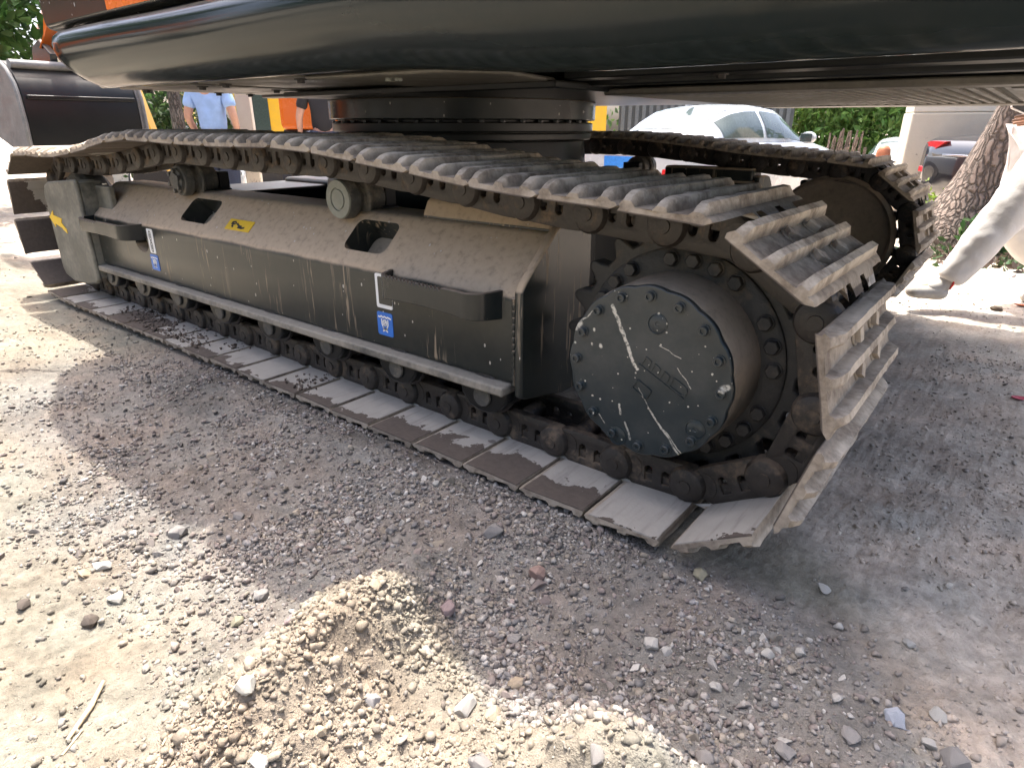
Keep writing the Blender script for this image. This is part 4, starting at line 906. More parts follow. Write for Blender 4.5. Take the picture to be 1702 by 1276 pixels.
# ------------------------------------------------------------------ cars
def carpaint(name, col, rough=.25):
    m = NT(name); c = m.coord(); n = m.noise(c, 5, 4); m.set(col=col, rough=m.mixf(n, rough*.8, rough*1.3), coat=.8, coatr=.05); return m.m
M['carwhite'] = carpaint('white_car_paint', (.42, .455, .49)); M['cardark'] = carpaint('dark_car_paint', (.012, .013, .018), .2)
M['lamp'] = flat('red_lamp', (.55, .015, .02), .15, coat=1); M['chrome'] = flat('chrome', (.7, .7, .72), .15, 1); M['plateblue'] = flat('blue_number_plate', (.03, .2, .62), .4); M['carglass'] = flat('tinted_glass', (.05, .07, .065), .04)
M['lampclear'] = flat('clear_lamp', (.6, .62, .65), .1, coat=1)
def car(name, label, group, loc, heading, mat, plate=True, big=0):
    t = empty(name, loc, rz=-math.atan2(heading[0], heading[1])); tag(t, label, 'car', group)
    B = np.array([(-.02, .60, .42, .86, .88), (.05, .80, .32, .97, .99), (.16, .86, .27, 1.025, 1.045), (.4, .885, .24, 1.02, 1.065), (.9, .905, .2, .99, 1.04), (1.5, .915, .18, .965, 1.0), (2.4, .92, .18, .945, .98), (3.3, .915, .18, .93, .965), (3.7, .90, .2, .915, .98), (4.2, .88, .22, .84, .92), (4.55, .81, .27, .74, .80), (4.72, .66, .34, .64, .67), (4.78, .5, .4, .55, .56)])
    def st(y): return [np.interp(y, B[:, 0], B[:, k]) for k in range(1, 5)]
    bm = BM(); rs = []
    for y in np.concatenate([np.linspace(-.02, .4, 7), np.linspace(.55, 4.2, 22), np.linspace(4.3, 4.78, 7)]):
        w_, zl, zb, zc = st(y); half = [(0, zl), (.8*w_, zl), (.96*w_, zl+.08), (w_, zl+.28), (.985*w_, (zl+zb)/2+.12), (.97*w_, zb-.07), (.93*w_, zb-.015), (.84*w_, zb+.01), (.45*w_, zc-.004), (0, zc)]
        rs.append([(x, y, z) for x, z in half]+[(-x, y, z) for x, z in half[-2:0:-1]])
    rings(bm, rs); body = finish('body', bm, mat, t, ang=50)
    G = np.array([(.62, .70, .45, 1.06), (.80, .74, .50, 1.13), (1.1, .79, .55, 1.275), (1.45, .815, .58, 1.395), (1.8, .825, .585, 1.44), (2.3, .825, .59, 1.45), (2.7, .82, .58, 1.42), (3.0, .81, .57, 1.33), (3.4, .79, .55, 1.13), (3.72, .76, .50, .985)])
    def surf(y, tt, off=0):
        wb, wt, zt = [np.interp(y, G[:, 0], G[:, k]) for k in (1, 2, 3)]; zb = np.interp(y, B[:, 0], B[:, 3])-.01; zt = max(zt, zb+.02)
        P_ = [(wb, zb), (wt, max(zb+.012, zt-.055)), (wt*.62, zt-.012), (0, zt)]; i = min(2, int(tt)); f = tt-i
        x = P_[i][0]*(1-f)+P_[i+1][0]*f; z = P_[i][1]*(1-f)+P_[i+1][1]*f
        if i == 0: x += .045*math.sin(math.pi*f)
        return (x+off*(1 if i == 0 else .2), y, z+off*(.3 if i == 0 else 1))
    bm = BM(); rs = []; tts = [0, .15, .3, .5, .7, .85, 1, 1.3, 1.65, 2, 2.5, 3]
    for y in np.linspace(.62, 3.72, 36):
        h_ = [surf(y, a) for a in tts]; rs.append(h_+[(-a, b, c) for a, b, c in h_[-2::-1]])
    rings(bm, rs); finish('roof', bm, mat, t, ang=50)
    def patch(name, ya, yb, ta, tb, mat_, side=0, off=.006, fy=None):
        bm = BM(); ys = np.linspace(ya, yb, 14); ts_ = np.linspace(ta, tb, 8); grid = []
        for y in ys:
            row = [surf(y, (fy(y, a) if fy else a), off) for a in ts_]
            if side == 0: row = row+[(-a, b, c) for a, b, c in row[-2::-1]]
            elif side < 0: row = [(-a, b, c) for a, b, c in row]
            grid.append([bm.verts.new(q) for q in row])
        for a, b in zip(grid, grid[1:]):
            for i in range(len(a)-1): bm.faces.new((a[i], a[i+1], b[i+1], b[i]))
        return finish(name, bm, mat_, t, ang=60)
    patch('rear_window', .78, 1.50, 1.12, 3, M['carglass']); patch('windscreen', 2.86, 3.62, 1.1, 3, M['carglass'])
    for s in (1, -1):
        patch('side_window', 1.12, 2.08, .14, .90, M['carglass'], s); patch('side_window', 2.17, 3.28, .14, .90, M['carglass'], s)
        for y in (1.55, 2.62):
            bm = BM(); box(bm, *sorted((s*.90, s*.935)), y, y+.2, .80, .83); finish('door_handle', bm, mat, t, bevel=.008)
        bm = BM(); lathe(bm, [(.02, .0), (.10, .02), (.115, .07), (.09, .13), (.03, .16)], (0, 0, 0), 'y', 18)
        for v in bm.verts: v.co = Vector((s*(.97)+v.co.x*1.1, 3.02+v.co.y, 1.0+v.co.z*.75))
        mi = finish('wing_mirror', bm, mat, t); bm = BM(); box(bm, *sorted((s*.89, s*1.06)), 3.005, 3.018, .945, 1.06); finish('mirror_glass', bm, M['carglass'], mi, bevel=.004)
        for y in (.92, 3.78):
            bm = BM(); lathe(bm, [(.20, .62), (.30, .63), (.33, .66), (.335, .75), (.33, .84), (.30, .868), (.2, .865)], (0, 0, 0), 'y', 30)
            for v in bm.verts: v.co = Vector((s*(v.co.y+.055), y+v.co.x, .335+v.co.z))
            wh = finish('wheel', bm, M['rubber'], t); bm = BM()
            lathe(bm, [(.02, .90), (.06, .91), (.19, .895), (.205, .91), (.2, .87)], (0, 0, 0), 'y', 20)
            for v in bm.verts: v.co = Vector((s*(v.co.y+.045), y+v.co.x, .335+v.co.z))
            finish('rim', bm, M['chrome'], wh)
        bm = BM(); prism(bm, [(s*.30, .985), (s*.60, .985), (s*.80, .965), (s*.80, .905-big), (s*.62, .935-big), (s*(.30+big), .955-big*.3)], -.015, .06+big*.5); 
        for v in bm.verts:
            if abs(v.co.x) > .7: v.co.y += .10
        finish('tail_light', bm, M['lamp'], t, bevel=.006)
        bm = BM(); box(bm, *sorted((s*.55, s*.74)), .0, .08, .60, .67); finish('rear_reflector', bm, M['lamp'], t, bevel=.006)
        bm = BM(); lathe(bm, [(.02, .0), (.10, .02), (.1, .12)], (0, 0, 0), 'y', 16)
        for v in bm.verts: v.co = Vector((s*.60+v.co.x*1.6, 4.76-v.co.y, .66+v.co.z*.8))
        finish('headlight', bm, M['lampclear'], t)
    bm = BM(); box(bm, -.24, .24, -.035, -.01, .66, .80); pb = bm.free() if not plate else finish('number_plate', bm, M['plateblue'], t, bevel=.004)
    bm = BM(); box(bm, -.30, .30, -.03, .03, .815, .835); finish('trunk_trim', bm, M['chrome'], t, bevel=.004)
    bm = BM(); box(bm, -.84, .84, .0, .06, .47, .487); finish('bumper_trim', bm, M['chrome'], t, bevel=.004)
    bm = BM(); box(bm, -.36, .36, 4.72, 4.79, .42, .58); finish('grille', bm, M['dark'], t, bevel=.01)
    bm = BM(); prism(bm, [(1.35, 1.415), (1.55, 1.44), (1.42, 1.50), (1.38, 1.50)], -.012, .012, 'yz'); finish('antenna_fin', bm, mat, t)
    return t
car('white_sedan', 'white sedan seen from behind just past the far track, blue plate', None, (-3.785, 6.394, -.166), (.164, .986), M['carwhite'])
car('dark_car', 'black parked car with a red tail lamp, partly hidden by the leaning tree', None, (-.34, 8.66, at_g(-.1, 8.6)), (.74, .67), M['cardark'], plate=False, big=.13)
car('white_car', 'small white car facing us in front of the green bushes', None, (-2.2, 19.2, at_g(-2.2, 19.2)), (.05, -1), M['carwhite'])
car('white_car', 'white car far off behind the man in the blue shirt', None, (-14.3, 5.94, at_g(-12.5, 5)), (.9, -.435), M['carwhite'])

# ------------------------------------------------------------------ bucket, machines behind
M['bucketgrey'] = paint('worn_bucket_side', base=(.12, .13, .135), rough=.38, updust=.4, side=.25, dust=(.4, .38, .36))
bk = empty('bucket', (-5.72/K, .55/K, (.84-.035)/K), parent=ex, scale=1/K); bk.scale.z = .72/K       # the machine's own bucket, held out in front of it
bo = [(.10, .0), (.115, .22), (.11, .48), (.085, .60), (.03, .71), (-.05, .79), (-.16, .84), (-.42, .85)]
bi = [(-.42, .80), (-.17, .79), (-.08, .745), (-.01, .67), (.035, .58), (.06, .47), (.065, .22), (.05, .0)]
bm = BM(); prism(bm, bo+bi, .02, .84, 'xz'); finish('shell', bm, M['under'], bk, bevel=.008)
for y in (-.012, .842):
    bm = BM(); prism(bm, bo+[(-.62, .66), (-.72, .40), (-.62, .10), (-.3, -.02)], y, y+.03, 'xz'); finish('side_plate', bm, M['bucketgrey'], bk, bevel=.006)
    bm = BM(); prism(bm, [(.135, -.02), (.15, .22), (.145, .49), (.115, .62), (.05, .74), (-.04, .825), (-.16, .88), (-.3, .88), (-.3, .76), (-.18, .745), (-.1, .70), (-.04, .62), (-.01, .46), (.0, .22), (-.02, -.02)], y-.012 if y < 0 else y+.018, y+.012 if y < 0 else y+.042, 'xz'); finish('wear_strip', bm, M['bucketgrey'], bk, bevel=.012)
bm = BM(); tube(bm, [(-.02, .03, .80), (-.02, .83, .80)], .045, 14); finish('lip_bar', bm, M['bucketgrey'], bk)
bm = BM(); box(bm, .1, .13, .05, .82, .46, .50); finish('rib', bm, M['under'], bk, bevel=.006)
for y in (.32, .52):
    bm = BM(); prism(bm, [(-.05, .80), (-.02, .92), (-.2, 1.08), (-.38, 1.02), (-.45, .84)], y, y+.05, 'xz'); finish('hinge_ear', bm, M['paint'], bk, bevel=.01)
bm = BM(); tube(bm, [(-5.2, .86, 1.34), (-4.6, 1.05, 2.6), (-4.25, 1.15, 3.5)], [.10, .16, .19], 4); finish('arm', bm, M['orange'], ex, bevel=.01)
bm = BM(); tube(bm, [(-4.35, 1.13, 3.35), (-3.5, 1.28, 3.45), (-2.5, 1.35, 1.25)], [.17, .24, .19], 4); finish('boom', bm, M['orange'], ex, bevel=.01)
M['yellowpaint'] = paint('yellow_machine_paint', base=(.72, .42, .02), rough=.35, updust=.3, side=.08); M['ypale'] = paint('faded_yellow_paint', base=(.62, .52, .1), rough=.45, updust=.3, side=.12)
def digger(name, label, loc, rz, m1, m2, front=True):
    t = empty(name, loc, rz=rz); tag(t, label, 'excavator', 'construction machines parked behind')
    for s in (-1, 1):
        bm = BM(); prism(bm, rrect(-1.5, 1.5, .02, .72, .34, 6), s*.95-.25, s*.95+.25); finish('track', bm, M['linkdark'], t, bevel=.02)
    bm = BM(); box(bm, -1.1, 1.5, -1.1, 1.1, .85, 1.05); finish('deck', bm, M['dark'], t, bevel=.02)
    bm = BM(); box(bm, .2, 1.6, -1.1, 1.1, 1.05, 1.9); finish('engine_housing', bm, m1, t, bevel=.06)
    bm = BM(); prism(bm, [(-1.15, 1.05), (.1, 1.05), (.1, 2.4), (-.85, 2.4), (-1.2, 1.7)], -1.1, -.2); cb = finish('cab', bm, m1, t, bevel=.04)
    bm = BM(); prism(bm, [(-1.02, 1.2), (-.32, 1.2), (-.32, 2.25), (-.8, 2.25), (-1.05, 1.68)], -1.125, -1.09); finish('cab_window', bm, M['carglass'], cb, bevel=.01)
    bm = BM(); box(bm, -1.22, -1.17, -.98, -.32, 1.2, 1.66); finish('front_window', bm, M['carglass'], cb, bevel=.01)
    if not front: return t
    bm = BM(); prism(bm, [(-1.1, 1.05), (-.7, 1.05), (-1.5, 2.3), (-3.2, 2.9), (-3.25, 2.65), (-1.8, 1.95)], .0, .3); finish('boom', bm, m2, t, bevel=.03)
    bm = BM(); prism(bm, [(-3.35, 3.0), (-3.0, 2.9), (-2.75, 1.0), (-3.0, .9)], .02, .28); finish('arm', bm, m2, t, bevel=.03)
    bm = BM(); prism(bm, [(-3.05, 1.05), (-2.7, 1.05), (-2.45, .6), (-2.55, .15), (-3.0, .05), (-3.35, .2), (-3.0, .5)], -.25, .55); finish('bucket', bm, M['linkdark'], t, bevel=.03)
    return t
digger('yellow_excavator', 'yellow excavator with cab and boom visible right of the man in blue', (-16.45, 10.2, at_g(-16, 10)), R(40), M['yellowpaint'], M['ypale'])
digger('orange_excavator', 'orange excavator standing to the left of the man in the dark shirt', (-7.25, 5.64, at_g(-8, 5)), R(-52), M['orange'], M['orange'], front=False)
digger('orange_excavator', 'orange excavator behind the black bucket, at the far left edge', (-10.0, -.95, at_g(-9, 0)), R(120), M['orange'], M['orange'])
digger('yellow_excavator', 'yellow excavator partly hidden to the right of the slewing ring', (-8.95, 11.04, at_g(-8, 11)), R(10), M['yellowpaint'], M['yellowpaint'])
bm = BM(); prism(bm, [(0, 0), (.34, 0), (.05, 1.5), (-.1, 1.5)], -.14, .14); o = finish('digger_arm', bm, M['yellowpaint'], loc=(-7.95, 1.98, at_g(-8, 2)+.52), rot=(0, 0, R(52)), bevel=.02); 
t = empty('digger_attachment', (-7.72, 2.16, at_g(-8, 2))); tag(t, 'yellow digger arm with dark claw standing right of the black bucket', 'attachment'); o.parent = t; o.location = (0, 0, .52)
bm = BM(); prism(bm, [(.34, .0), (.40, .35), (.30, .62), (.0, .62), (-.06, .35), (.1, .2), (.12, .0)], -.16, .16); finish('claw', bm, M['linkdark'], t, bevel=.02, rot=(0, 0, R(52)))
ct = empty('container', (-8.3, 14.2, at_g(-8, 14)), rz=R(28)); tag(ct, 'dark grey ribbed metal container behind the boot of the white sedan', 'container')
bm = BM(); box(bm, 0, 4.2, 0, 2.2, .1, 2.5); finish('shell', bm, flat('dark_container_paint', (.05, .06, .065), .5), ct)
mrib = flat('container_rib_paint', (.10, .115, .125), .5); bm = BM(); box(bm, 0, .09, -.05, .0, .15, 2.45); o0 = finish('rib', bm, mrib, ct, bevel=.008); o0.location.x = .06
for i in range(1, 24): o = link('rib', o0.data, ct); o.location.x = .06+i*.172

digger('unseen_excavator', 'added unseen black excavator behind the photographer on the right, for a dark reflection', (4.4, -6.6, at_g(3, -5)), R(200), M['paint'], M['paint'])  # machine added out of view so the skirt's right part reflects something dark
# ------------------------------------------------------------------ people
M['skin'] = flat('skin', (.52, .30, .21), .5, var=.06); M['hair'] = flat('black_hair', (.012, .01, .009), .5)
def skinned(name, J, E, mat, parent, sub=2):
    """J: name -> ((x,y,z), radius); E: edges; one continuous surface"""
    names = list(J); me = bpy.data.meshes.new(name); me.from_pydata([J[k][0] for k in names], [(names.index(a), names.index(b)) for a, b in E], [])
    o = link(name, me, parent, mat); m = o.modifiers.new('skin', 'SKIN'); m.use_smooth_shade = True; m.branch_smoothing = .6
    for i, k in enumerate(names):
        r = J[k][1]; r = r if isinstance(r, tuple) else (r, r); me.skin_vertices[0].data[i].radius = r; me.skin_vertices[0].data[i].use_root = (i == 0)
    s = o.modifiers.new('sub', 'SUBSURF'); s.levels = sub; s.render_levels = sub
    return o
def person(label, loc, rz, pose, shirt, trouser, sleeve=.5, shoe_col=(.5, .5, .5), loose=1.0, hairlen=0):
    t = empty('person', loc, rz=rz); tag(t, label, 'person', 'people in the yard')
    J = {'pelvis': ((0, 0, .93), (.15, .11)), 'spine': ((0, -.005, 1.12), (.13, .1)), 'chest': ((0, -.01, 1.32), (.155, .105)), 'neck': ((0, .0, 1.47), .055), 'throat': ((0, .015, 1.53), .052), 'jaw': ((0, .035, 1.59), (.07, .085)), 'head': ((0, .025, 1.67), (.078, .098)), 'crown': ((0, .015, 1.735), (.055, .07))}
    E = [('pelvis', 'spine'), ('spine', 'chest'), ('chest', 'neck'), ('neck', 'throat'), ('throat', 'jaw'), ('jaw', 'head'), ('head', 'crown')]
    D = dict(hipL=(-.09, 0, .88), kneeL=(-.10, .02, .49), ankL=(-.10, -.02, .09), toeL=(-.115, .15, .03), hipR=(.09, 0, .88), kneeR=(.10, .02, .49), ankR=(.10, -.02, .09), toeR=(.115, .15, .03),
             shL=(-.175, -.01, 1.40), elL=(-.25, -.03, 1.13), wrL=(-.27, .06, .90), shR=(.175, -.01, 1.40), elR=(.25, -.03, 1.13), wrR=(.27, .06, .90)); D.update(pose)
    for s in 'LR':
        J['sh'+s] = (D['sh'+s], .062); J['el'+s] = (D['el'+s], .043); J['wr'+s] = (D['wr'+s], .028); E += [('chest', 'sh'+s), ('sh'+s, 'el'+s), ('el'+s, 'wr'+s)]
        wv = Vector(D['wr'+s]); d = (wv-Vector(D['el'+s])).normalized(); pv = wv+d*.06; J['palm'+s] = (tuple(pv), (.034, .02)); E.append(('wr'+s, 'palm'+s))
        side = Vector((0, 1, 0)); side = (side-d*side.dot(d)).normalized(); nn = d.cross(side)
        for k, ln in enumerate((.070, .080, .075, .058)):
            b = pv+side*(.030-.020*k)+d*.028; m_ = b+d*ln*.5+nn*.006; e = b+d*ln+nn*.02*(1 if s == 'L' else -1)
            J['f%d%s' % (k, s)] = (tuple(b), .0095); J['g%d%s' % (k, s)] = (tuple(m_), .009); J['h%d%s' % (k, s)] = (tuple(e), .0075); E += [('palm'+s, 'f%d%s' % (k, s)), ('f%d%s' % (k, s), 'g%d%s' % (k, s)), ('g%d%s' % (k, s), 'h%d%s' % (k, s))]
        b = wv+d*.03+side*.035; J['t1'+s] = (tuple(b), .012); J['t2'+s] = (tuple(b+d*.035+side*.02), .0105); E += [('wr'+s, 't1'+s), ('t1'+s, 't2'+s)]
        J['hip'+s] = (D['hip'+s], .092); J['knee'+s] = (D['knee'+s], .06); J['ank'+s] = (D['ank'+s], .04); J['toe'+s] = (D['toe'+s], (.038, .025)); E += [('pelvis', 'hip'+s), ('hip'+s, 'knee'+s), ('knee'+s, 'ank'+s), ('ank'+s, 'toe'+s)]
    skinned('body', J, E, M['skin'], t)
    Q = {k: (J[k][0], tuple(x+.022*loose for x in (J[k][1] if isinstance(J[k][1], tuple) else (J[k][1],)*2))) for k in ('pelvis', 'spine', 'chest', 'neck', 'shL', 'shR')}
    Q['pelvis'] = ((0, 0, .90), (.175, .135)); Q['neck'] = ((0, 0, 1.49), (.078, .074)); QE = [('chest', 'spine'), ('spine', 'pelvis'), ('chest', 'neck'), ('chest', 'shL'), ('chest', 'shR')]
    Q = {k: Q[k] for k in ('chest', 'spine', 'pelvis', 'neck', 'shL', 'shR')}
    for s in 'LR':
        a, b = Vector(D['sh'+s]), Vector(D['el'+s]); Q['sl'+s] = (tuple(a.lerp(b, .45)), .072); Q['se'+s] = (tuple(a.lerp(b, .45+sleeve*.4)), .070); QE += [('sh'+s, 'sl'+s), ('sl'+s, 'se'+s)]
        if sleeve > 1: Q['sw'+s] = (tuple(b.lerp(Vector(D['wr'+s]), .9)), .04); QE.append(('se'+s, 'sw'+s))
    skinned('shirt', Q, QE, shirt, t)
    T = {'pelvis': ((0, 0, .90), (.155, .12))}; TE = []
    for s in 'LR':
        h_, k_, a_ = Vector(D['hip'+s]), Vector(D['knee'+s]), Vector(D['ank'+s])
        T['hip'+s] = (tuple(h_), .118*loose); T['th'+s] = (tuple(h_.lerp(k_, .55)), .102*loose); T['knee'+s] = (tuple(k_), .083*loose); T['calf'+s] = (tuple(k_.lerp(a_, .4)), .080*loose); T['cuf'+s] = (tuple(k_.lerp(a_, .85)), .058*loose); T['hem'+s] = (tuple(k_.lerp(a_, .95)), .05*loose)
        TE += [('pelvis', 'hip'+s), ('hip'+s, 'th'+s), ('th'+s, 'knee'+s), ('knee'+s, 'calf'+s), ('calf'+s, 'cuf'+s), ('cuf'+s, 'hem'+s)]
        tv = Vector(D['toe'+s]); dv = tv-a_; dv2 = dv.normalized(); down = Vector((0, 0, -1)); down = (down-dv2*down.dot(dv2)).normalized()
        heel = a_-dv2*.03+down*.045
        sh = {'h': (tuple(heel), (.054, .05)), 'm': (tuple(heel.lerp(tv, .5)), (.058, .048)), 't': (tuple(tv+dv2*.045), (.052, .036))}
        skinned('sock', {'c': (tuple(k_.lerp(a_, .82)), .052), 'a': (tuple(a_), .050), 't': (tuple(a_.lerp(tv, .7)), (.046, .034))}, [('c', 'a'), ('a', 't')], M['greyshoe'], t)
        skinned('shoe', sh, [('h', 'm'), ('m', 't')], shoe_col, t)
    tr_ = skinned('trousers', T, TE, trouser, t)
    if loose > 1.3:
        tx = bpy.data.textures.new('cloth_folds', 'CLOUDS'); tx.noise_scale = .11; tx.noise_depth = 1; tr_.modifiers['sub'].render_levels = 4; tr_.modifiers['sub'].levels = 4
        dm_ = tr_.modifiers.new('folds', 'DISPLACE'); dm_.texture = tx; dm_.strength = .018; dm_.mid_level = .5
    bm = BM(); bmesh.ops.create_uvsphere(bm, u_segments=20, v_segments=14, radius=1)
    for v in bm.verts: v.co = Vector((v.co.x*.092, v.co.y*.108, v.co.z*.085))+Vector((0, .002, 1.715))+(Vector((0, -.012, -.02)) if v.co.y < 0 else Vector())
    bmesh.ops.delete(bm, geom=[v for v in bm.verts if v.co.y > .055 and v.co.z < 1.72], context='VERTS'); finish('hair', bm, M['hair'], t, ang=60)
    for s in (-1, 1):
        bm = BM(); bmesh.ops.create_uvsphere(bm, u_segments=8, v_segments=6, radius=.011, matrix=Matrix.Translation((s*.03, .117, 1.665))); finish('eye', bm, M['ink'], t)
        bm = BM(); lathe(bm, [(.006, -.012), (.028, -.006), (.03, .004), (.018, .01)], (0, 0, 0), 'x', 12)
        for v in bm.verts: v.co = Vector((s*(.083+v.co.x*.6), .02+v.co.y*.7, 1.655+v.co.z))
        finish('ear', bm, M['skin'], t)
    bm = BM(); tube(bm, [(0, .115, 1.675), (0, .138, 1.64), (0, .12, 1.632)], [.010, .015, .010], 8); finish('nose', bm, M['skin'], t)
    return t
cl = lambda n, c, v=.1: flat(n, c, .85, var=v, scale=9, bump=.3)
M['bluecloth'] = cl('light_blue_cotton', (.30, .46, .74)); M['blackcloth'] = cl('black_cotton', (.018, .018, .02)); M['navy'] = cl('navy_cotton', (.03, .04, .07)); M['whitecloth'] = flat('off_white_cotton', (.66, .64, .62), .9, var=.05, scale=7, bump=1.0); M['greyshoe'] = flat('grey_canvas', (.42, .40, .37), .8); M['darkshoe'] = flat('dark_shoe_leather', (.03, .03, .03), .5)
person('man in a light blue T-shirt with his back turned, beyond the track', (-6.55, 2.53, at_g(-6.5, 2.5)-.06), R(36), dict(elL=(-.25, -.04, 1.13), wrL=(-.225, .10, .92), elR=(.25, -.04, 1.13), wrR=(.215, .10, .93)), M['bluecloth'], M['navy'], .62, M['darkshoe'], 1.15)
person('man in a loose black T-shirt beside the slewing ring, arm hanging', (-6.27, 3.73, at_g(-6.4, 3.6)-.03), R(60), dict(elR=(.29, .02, 1.13), wrR=(.30, .12, .90), elL=(-.27, .0, 1.13)), M['blackcloth'], M['navy'], .7, M['darkshoe'], 1.3)
hd = Vector((-.80, -.60, 0))
pw = person('person in loose white trousers striding past behind the track, holding a phone', (.53, 3.48, 0.0), math.atan2(-hd.x, hd.y), dict(hipL=(-.09, .01, .88), kneeL=(-.10, .24, .53), ankL=(-.09, .47, .13), toeL=(-.09, .63, .105), kneeR=(.10, .05, .47), ankR=(.10, -.28, .16), toeR=(.10, -.17, .03), elL=(-.27, .02, 1.14), wrL=(-.20, .22, 1.05), elR=(.27, -.1, 1.15), wrR=(.26, -.08, .9)), M['greyshoe'], M['whitecloth'], .7, M['greyshoe'], 1.38)
bm = BM(); tube(bm, [(-.09+.057*math.cos(a), .455, .165+.057*math.sin(a)) for a in [2*math.pi*k/16 for k in range(17)]], .006, 6); finish('ankle_band', bm, M['lamp'], pw)
ph = empty('phone', (.345, 3.40, 1.075), rz=R(25)); tag(ph, 'dark smartphone with a pale rim held in the hand of the walker', 'phone')
bm = BM(); prism(bm, rrect(-.075, .075, -.038, .038, .010), -.0045, .0045, 'xy'); o = finish('case', bm, M['white'], ph, bevel=.002); o.rotation_euler = (R(62), R(20), R(10))
bm = BM(); prism(bm, rrect(-.070, .070, -.034, .034, .008), .0046, .0056, 'xy'); o = finish('screen', bm, M['glass'], ph); o.rotation_euler = (R(62), R(20), R(10))
# ------------------------------------------------------------------ rocks and small things lying about
RC = dict(r=(.30, .21, .18), g=(.26, .245, .23), p=(.27, .21, .205), d=(.12, .10, .085), w=(.45, .43, .39), W=(.52, .50, .44), y=(.40, .33, .24), o=(.27, .25, .18), b=(.40, .42, .46))
ROCKS = [
 (-.199, -.244, .0295, 'r', 'large pinkish-brown flat-faced rock in the shaded gravel before the drum'),
 (-.362, -.210, .0296, 'g', 'large grey rock half sunk in the shaded gravel below the pale shoes'),
 (-.261, -.480, .0219, 'p', 'purplish wedge of rock at the shaded foot of the sand heap'),
 (-.125, -.424, .0193, 'g', 'smooth grey rock alone in the dark hollow behind the sand heap'),
 (-.044, -.446, .0125, 'd', 'small round dark pebble at the bottom of the dark hollow'),
 (-.075, -.631, .0261, 'w', 'biggest pale rock on the sand, standing upright between the two heaps'),
 (-.013, -.625, .0197, 'y', 'sandy lump on the edge of shade next to the biggest pale rock'),
 (-.043, -.524, .0203, 'y', 'sandy yellow rock leaning behind the biggest pale rock'),
 (.048, -.726, .0234, 'g', 'grey-topped rock on the sand at the bottom edge of the picture'),
 (.215, -.674, .0186, 'g', 'flat grey rock on the crest of the second sand heap'),
 (-.210, -.589, .0181, 'w', 'white stone stuck in the sunlit crest of the first sand heap'),
 (.096, .004, .0265, 'o', 'olive-grey stone under the raised end of the track'),
 (-.325, -.612, .0168, 'y', 'smooth oval pebble on the very top of the first sand heap'),
 (-.585, -.349, .0215, 'g', 'whitish-veined stone in the shaded gravel midway along the track'),
 (.101, -.248, .0211, 'w', 'pale flat stone in the gravel between the second heap and the track end'),
 (.136, -.249, .0144, 'w', 'small pale stone touching the pale flat stone below the track end'),
 (.532, -.185, .0229, 'b', 'largest bluish-white stone on the gravel at the right'),
 (.591, -.123, .0186, 'w', 'long pale stone up the slope from the largest bluish-white stone'),
 (.402, -.381, .0230, 'g', 'long slanting grey stone in the lower right gravel'),
 (.480, -.289, .0192, 'g', 'narrow grey stone between the bluish-white stone and the long slanting stone'),
 (.312, -.501, .0170, 'g', 'squarish grey stone at the shaded right end of the second sand heap'),
 (.338, .141, .0184, 'w', 'pale oval stone on the packed ground right of the track end'),
 (.521, .060, .0146, 'w', 'whitish stone on the packed ground, farther right than the pale oval one'),
 (.622, -.217, .0302, 'g', 'wide grey slab of stone near the lower right corner'),
 (.255, -.297, .0149, 'w', 'off-white pebble in the middle of the shaded gravel slope'),
 (.586, -.212, .0164, 'w', 'pointed white stone beside the wide grey slab'),
 (.309, -.167, .0144, 'w', 'white pebble below the pale oval stone, left one of two'),
 (.356, -.119, .0147, 'w', 'white pebble below the pale oval stone, right one of two'),
 (-.297, -.900, .0229, 'W', 'bright white rock alone on the sunlit sand, left of the first heap'),
 (-.855, -.959, .0230, 'd', 'dark brown jagged stone on the sunlit ground at the left'),
 (-1.022, -1.030, .0164, 'd', 'small dark stone on the sunlit ground near the left edge'),
 (-1.019, -.691, .0307, 'g', 'big grey rock on the left edge of the shadow'),
 (-.971, -.556, .0222, 'g', 'rounded grey rock just inside the left part of the shadow'),
 (-.883, -.894, .0234, 'W', 'white angular stone on the sunlit ground behind the dark jagged one'),
 (-1.029, -.868, .0234, 'w', 'cream flat stone, the uppermost of the pale ones on the sunlit ground'),
 (-.634, -.689, .0201, 'g', 'grey stone inside the shadow where it meets the sunlit gravel'),
 (-.605, -.765, .0196, 'o', 'greenish-grey stone in sun close to the edge of the shadow'),
 (-.394, -.757, .0168, 'p', 'reddish stone in the notch of shadow left of the first sand heap'),
 (-1.031, -.908, .0200, 'y', 'sand-coloured stone beside the cream flat stone on the sunlit ground'),
 (-.202, -.945, .0191, 'w', 'pale split stone at the bottom edge, on the near flank of the first heap'),
 (-.180, -.855, .0149, 'y', 'sandy pebble on the near flank of the first heap above the split stone'),
 (-.722, -.380, .0193, 'w', 'pale stone in the shaded gravel left of the white-veined one'),
 (-.624, -.148, .0148, 'w', 'small pale stone lying close to the ends of the track shoes')]
for i, (x, y, r, c, lab) in enumerate(ROCKS):
    V, Fc = hull(20, 700+i, (1, .84, .70)); col = np.array(RC[c])
    me = rock_mesh('rock', V, Fc, col)
    o = link('rock', me, None, None, (x, y, float(gh(x, y))+r*.28), (RNG.uniform(-.4, .4), RNG.uniform(-.4, .4), RNG.uniform(0, 6))); o.scale = (r, r, r); tag(o, lab, 'rock', 'larger rocks lying on the ground')
M['twig'] = flat('dry_twig', (.52, .42, .28), .9, var=.2, scale=60, bump=.3)
def stick(pts, r, label):
    bm = BM(); z = lambda x, y: float(gh(x, y)); P_ = [(x, y, z(x, y)+r*.9+dz) for x, y, dz in pts]; tube(bm, P_, [r*.8, r*1.1, r, r*.7][:len(P_)], 9)
    o = finish('twig', bm, M['twig'], ang=60); tag(o, label, 'twig')
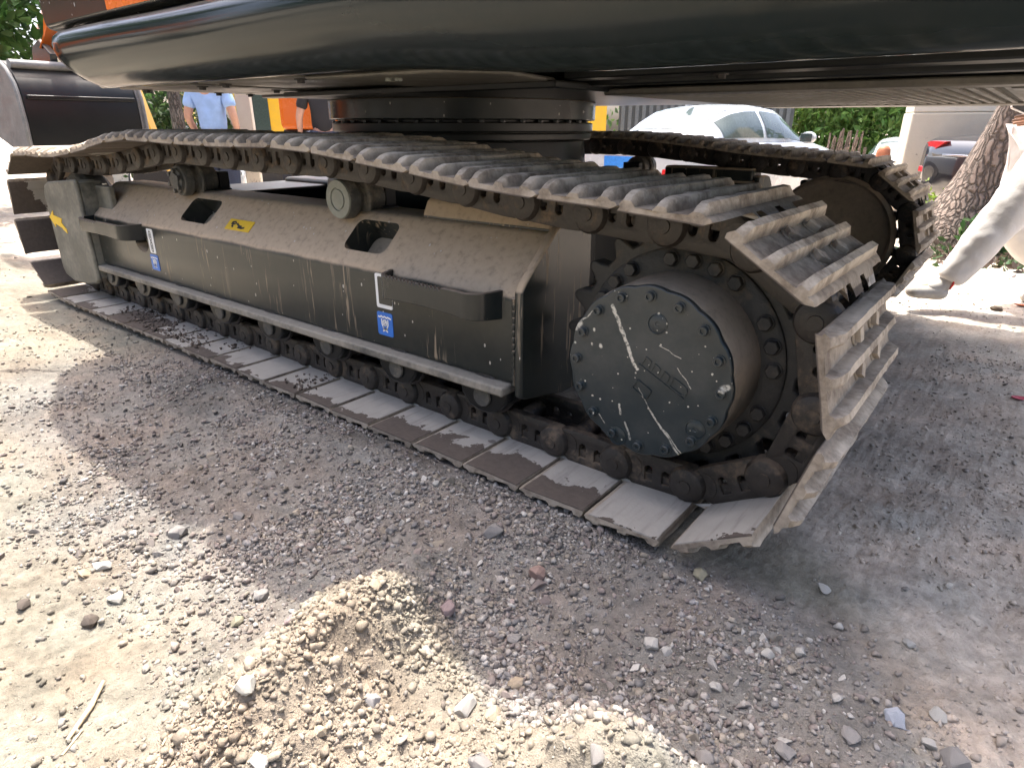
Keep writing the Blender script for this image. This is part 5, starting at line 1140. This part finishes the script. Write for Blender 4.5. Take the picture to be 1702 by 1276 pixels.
stick([(-.640, -1.010, .004), (-.605, -1.045, .003), (-.575, -1.075, .003), (-.553, -1.10, .002)], .0042, 'thick straight dry twig on the sunlit ground at the lower left')
stick([(-.555, -1.075, .002), (-.54, -1.10, .001), (-.53, -1.115, 0)], .002, 'short thin dry twig close to the lower end of the thick one')
stick([(-.40, -.965, .004), (-.375, -.99, .004), (-.355, -1.02, .002)], .0016, 'thin brown twig on the sand slope right of the thick dry twig')
M['red'] = flat('red_petal', (.42, .02, .06), .6); M['orangeleaf'] = flat('orange_leaf', (.5, .12, .03), .7); M['clod'] = flat('brown_clod', (.14, .11, .085), .95, var=.3, bump=.5)
def scrap(name, loc, L, Wd, mat, label, cat, rz):
    bm = BM(); rs = []
    for i in range(9):
        f = i/8; w_ = Wd*math.sin(math.pi*min(.97, max(.03, f)))**.7; x = L*(f-.5); h_ = .25*L*(f-.5)**2*2+.004
        rs.append([(x, -w_, h_+w_*.25), (x, 0, h_), (x, w_, h_+w_*.25), (x, 0, h_-.003)])
    rings(bm, rs); o = finish(name, bm, mat, loc=loc, rot=(0, 0, rz)); tag(o, label, cat)
scrap('petal', (.640, 1.783, at_g(.64, 1.783)), .055, .02, M['red'], 'dark red petal on the grey packed ground at the right edge', 'petal', .4)
scrap('leaf', (.60, 3.514, at_g(.6, 3.5)), .12, .02, M['orangeleaf'], 'orange dry leaf on the sunlit lane at the right edge', 'leaf', .5)
V, Fc = hull(18, 991, (1, .6, .5)); me = rock_mesh('clod', V, Fc, np.array((.14, .11, .085))); o = link('clod', me, None, None, (.474, 3.337, at_g(.474, 3.337)+.012), (0, 0, .6)); o.scale = (.045,)*3; tag(o, 'dark brown clod on the sunlit lane behind the track', 'clod')
n = 900; px = RNG.uniform(-3.4, -.95, n*3); py = np.abs(RNG.normal(0, .09, n*3))+.03; k_ = RNG.random(n*3) < np.clip(.1+2.2*fbm(px, py, 3.2, 3), 0, 1); px, py = px[k_], py[k_]
def scat_flat(P, rad):
    return scatter(P, rad, small, 'mud_crumbs', M['stone'], lambda P: np.clip(np.array([[.15, .118, .095]])*RNG.uniform(.6, 1.4, (len(P), 1)), .02, .5), sink=.3)
tag(scat_flat(np.stack([px, py, np.full(len(px), .036)], -1), np.exp(RNG.normal(math.log(.006), .5, len(px))).clip(.002, .02)), 'crumbs of dried mud lying on the lower track shoes', kind='stuff')
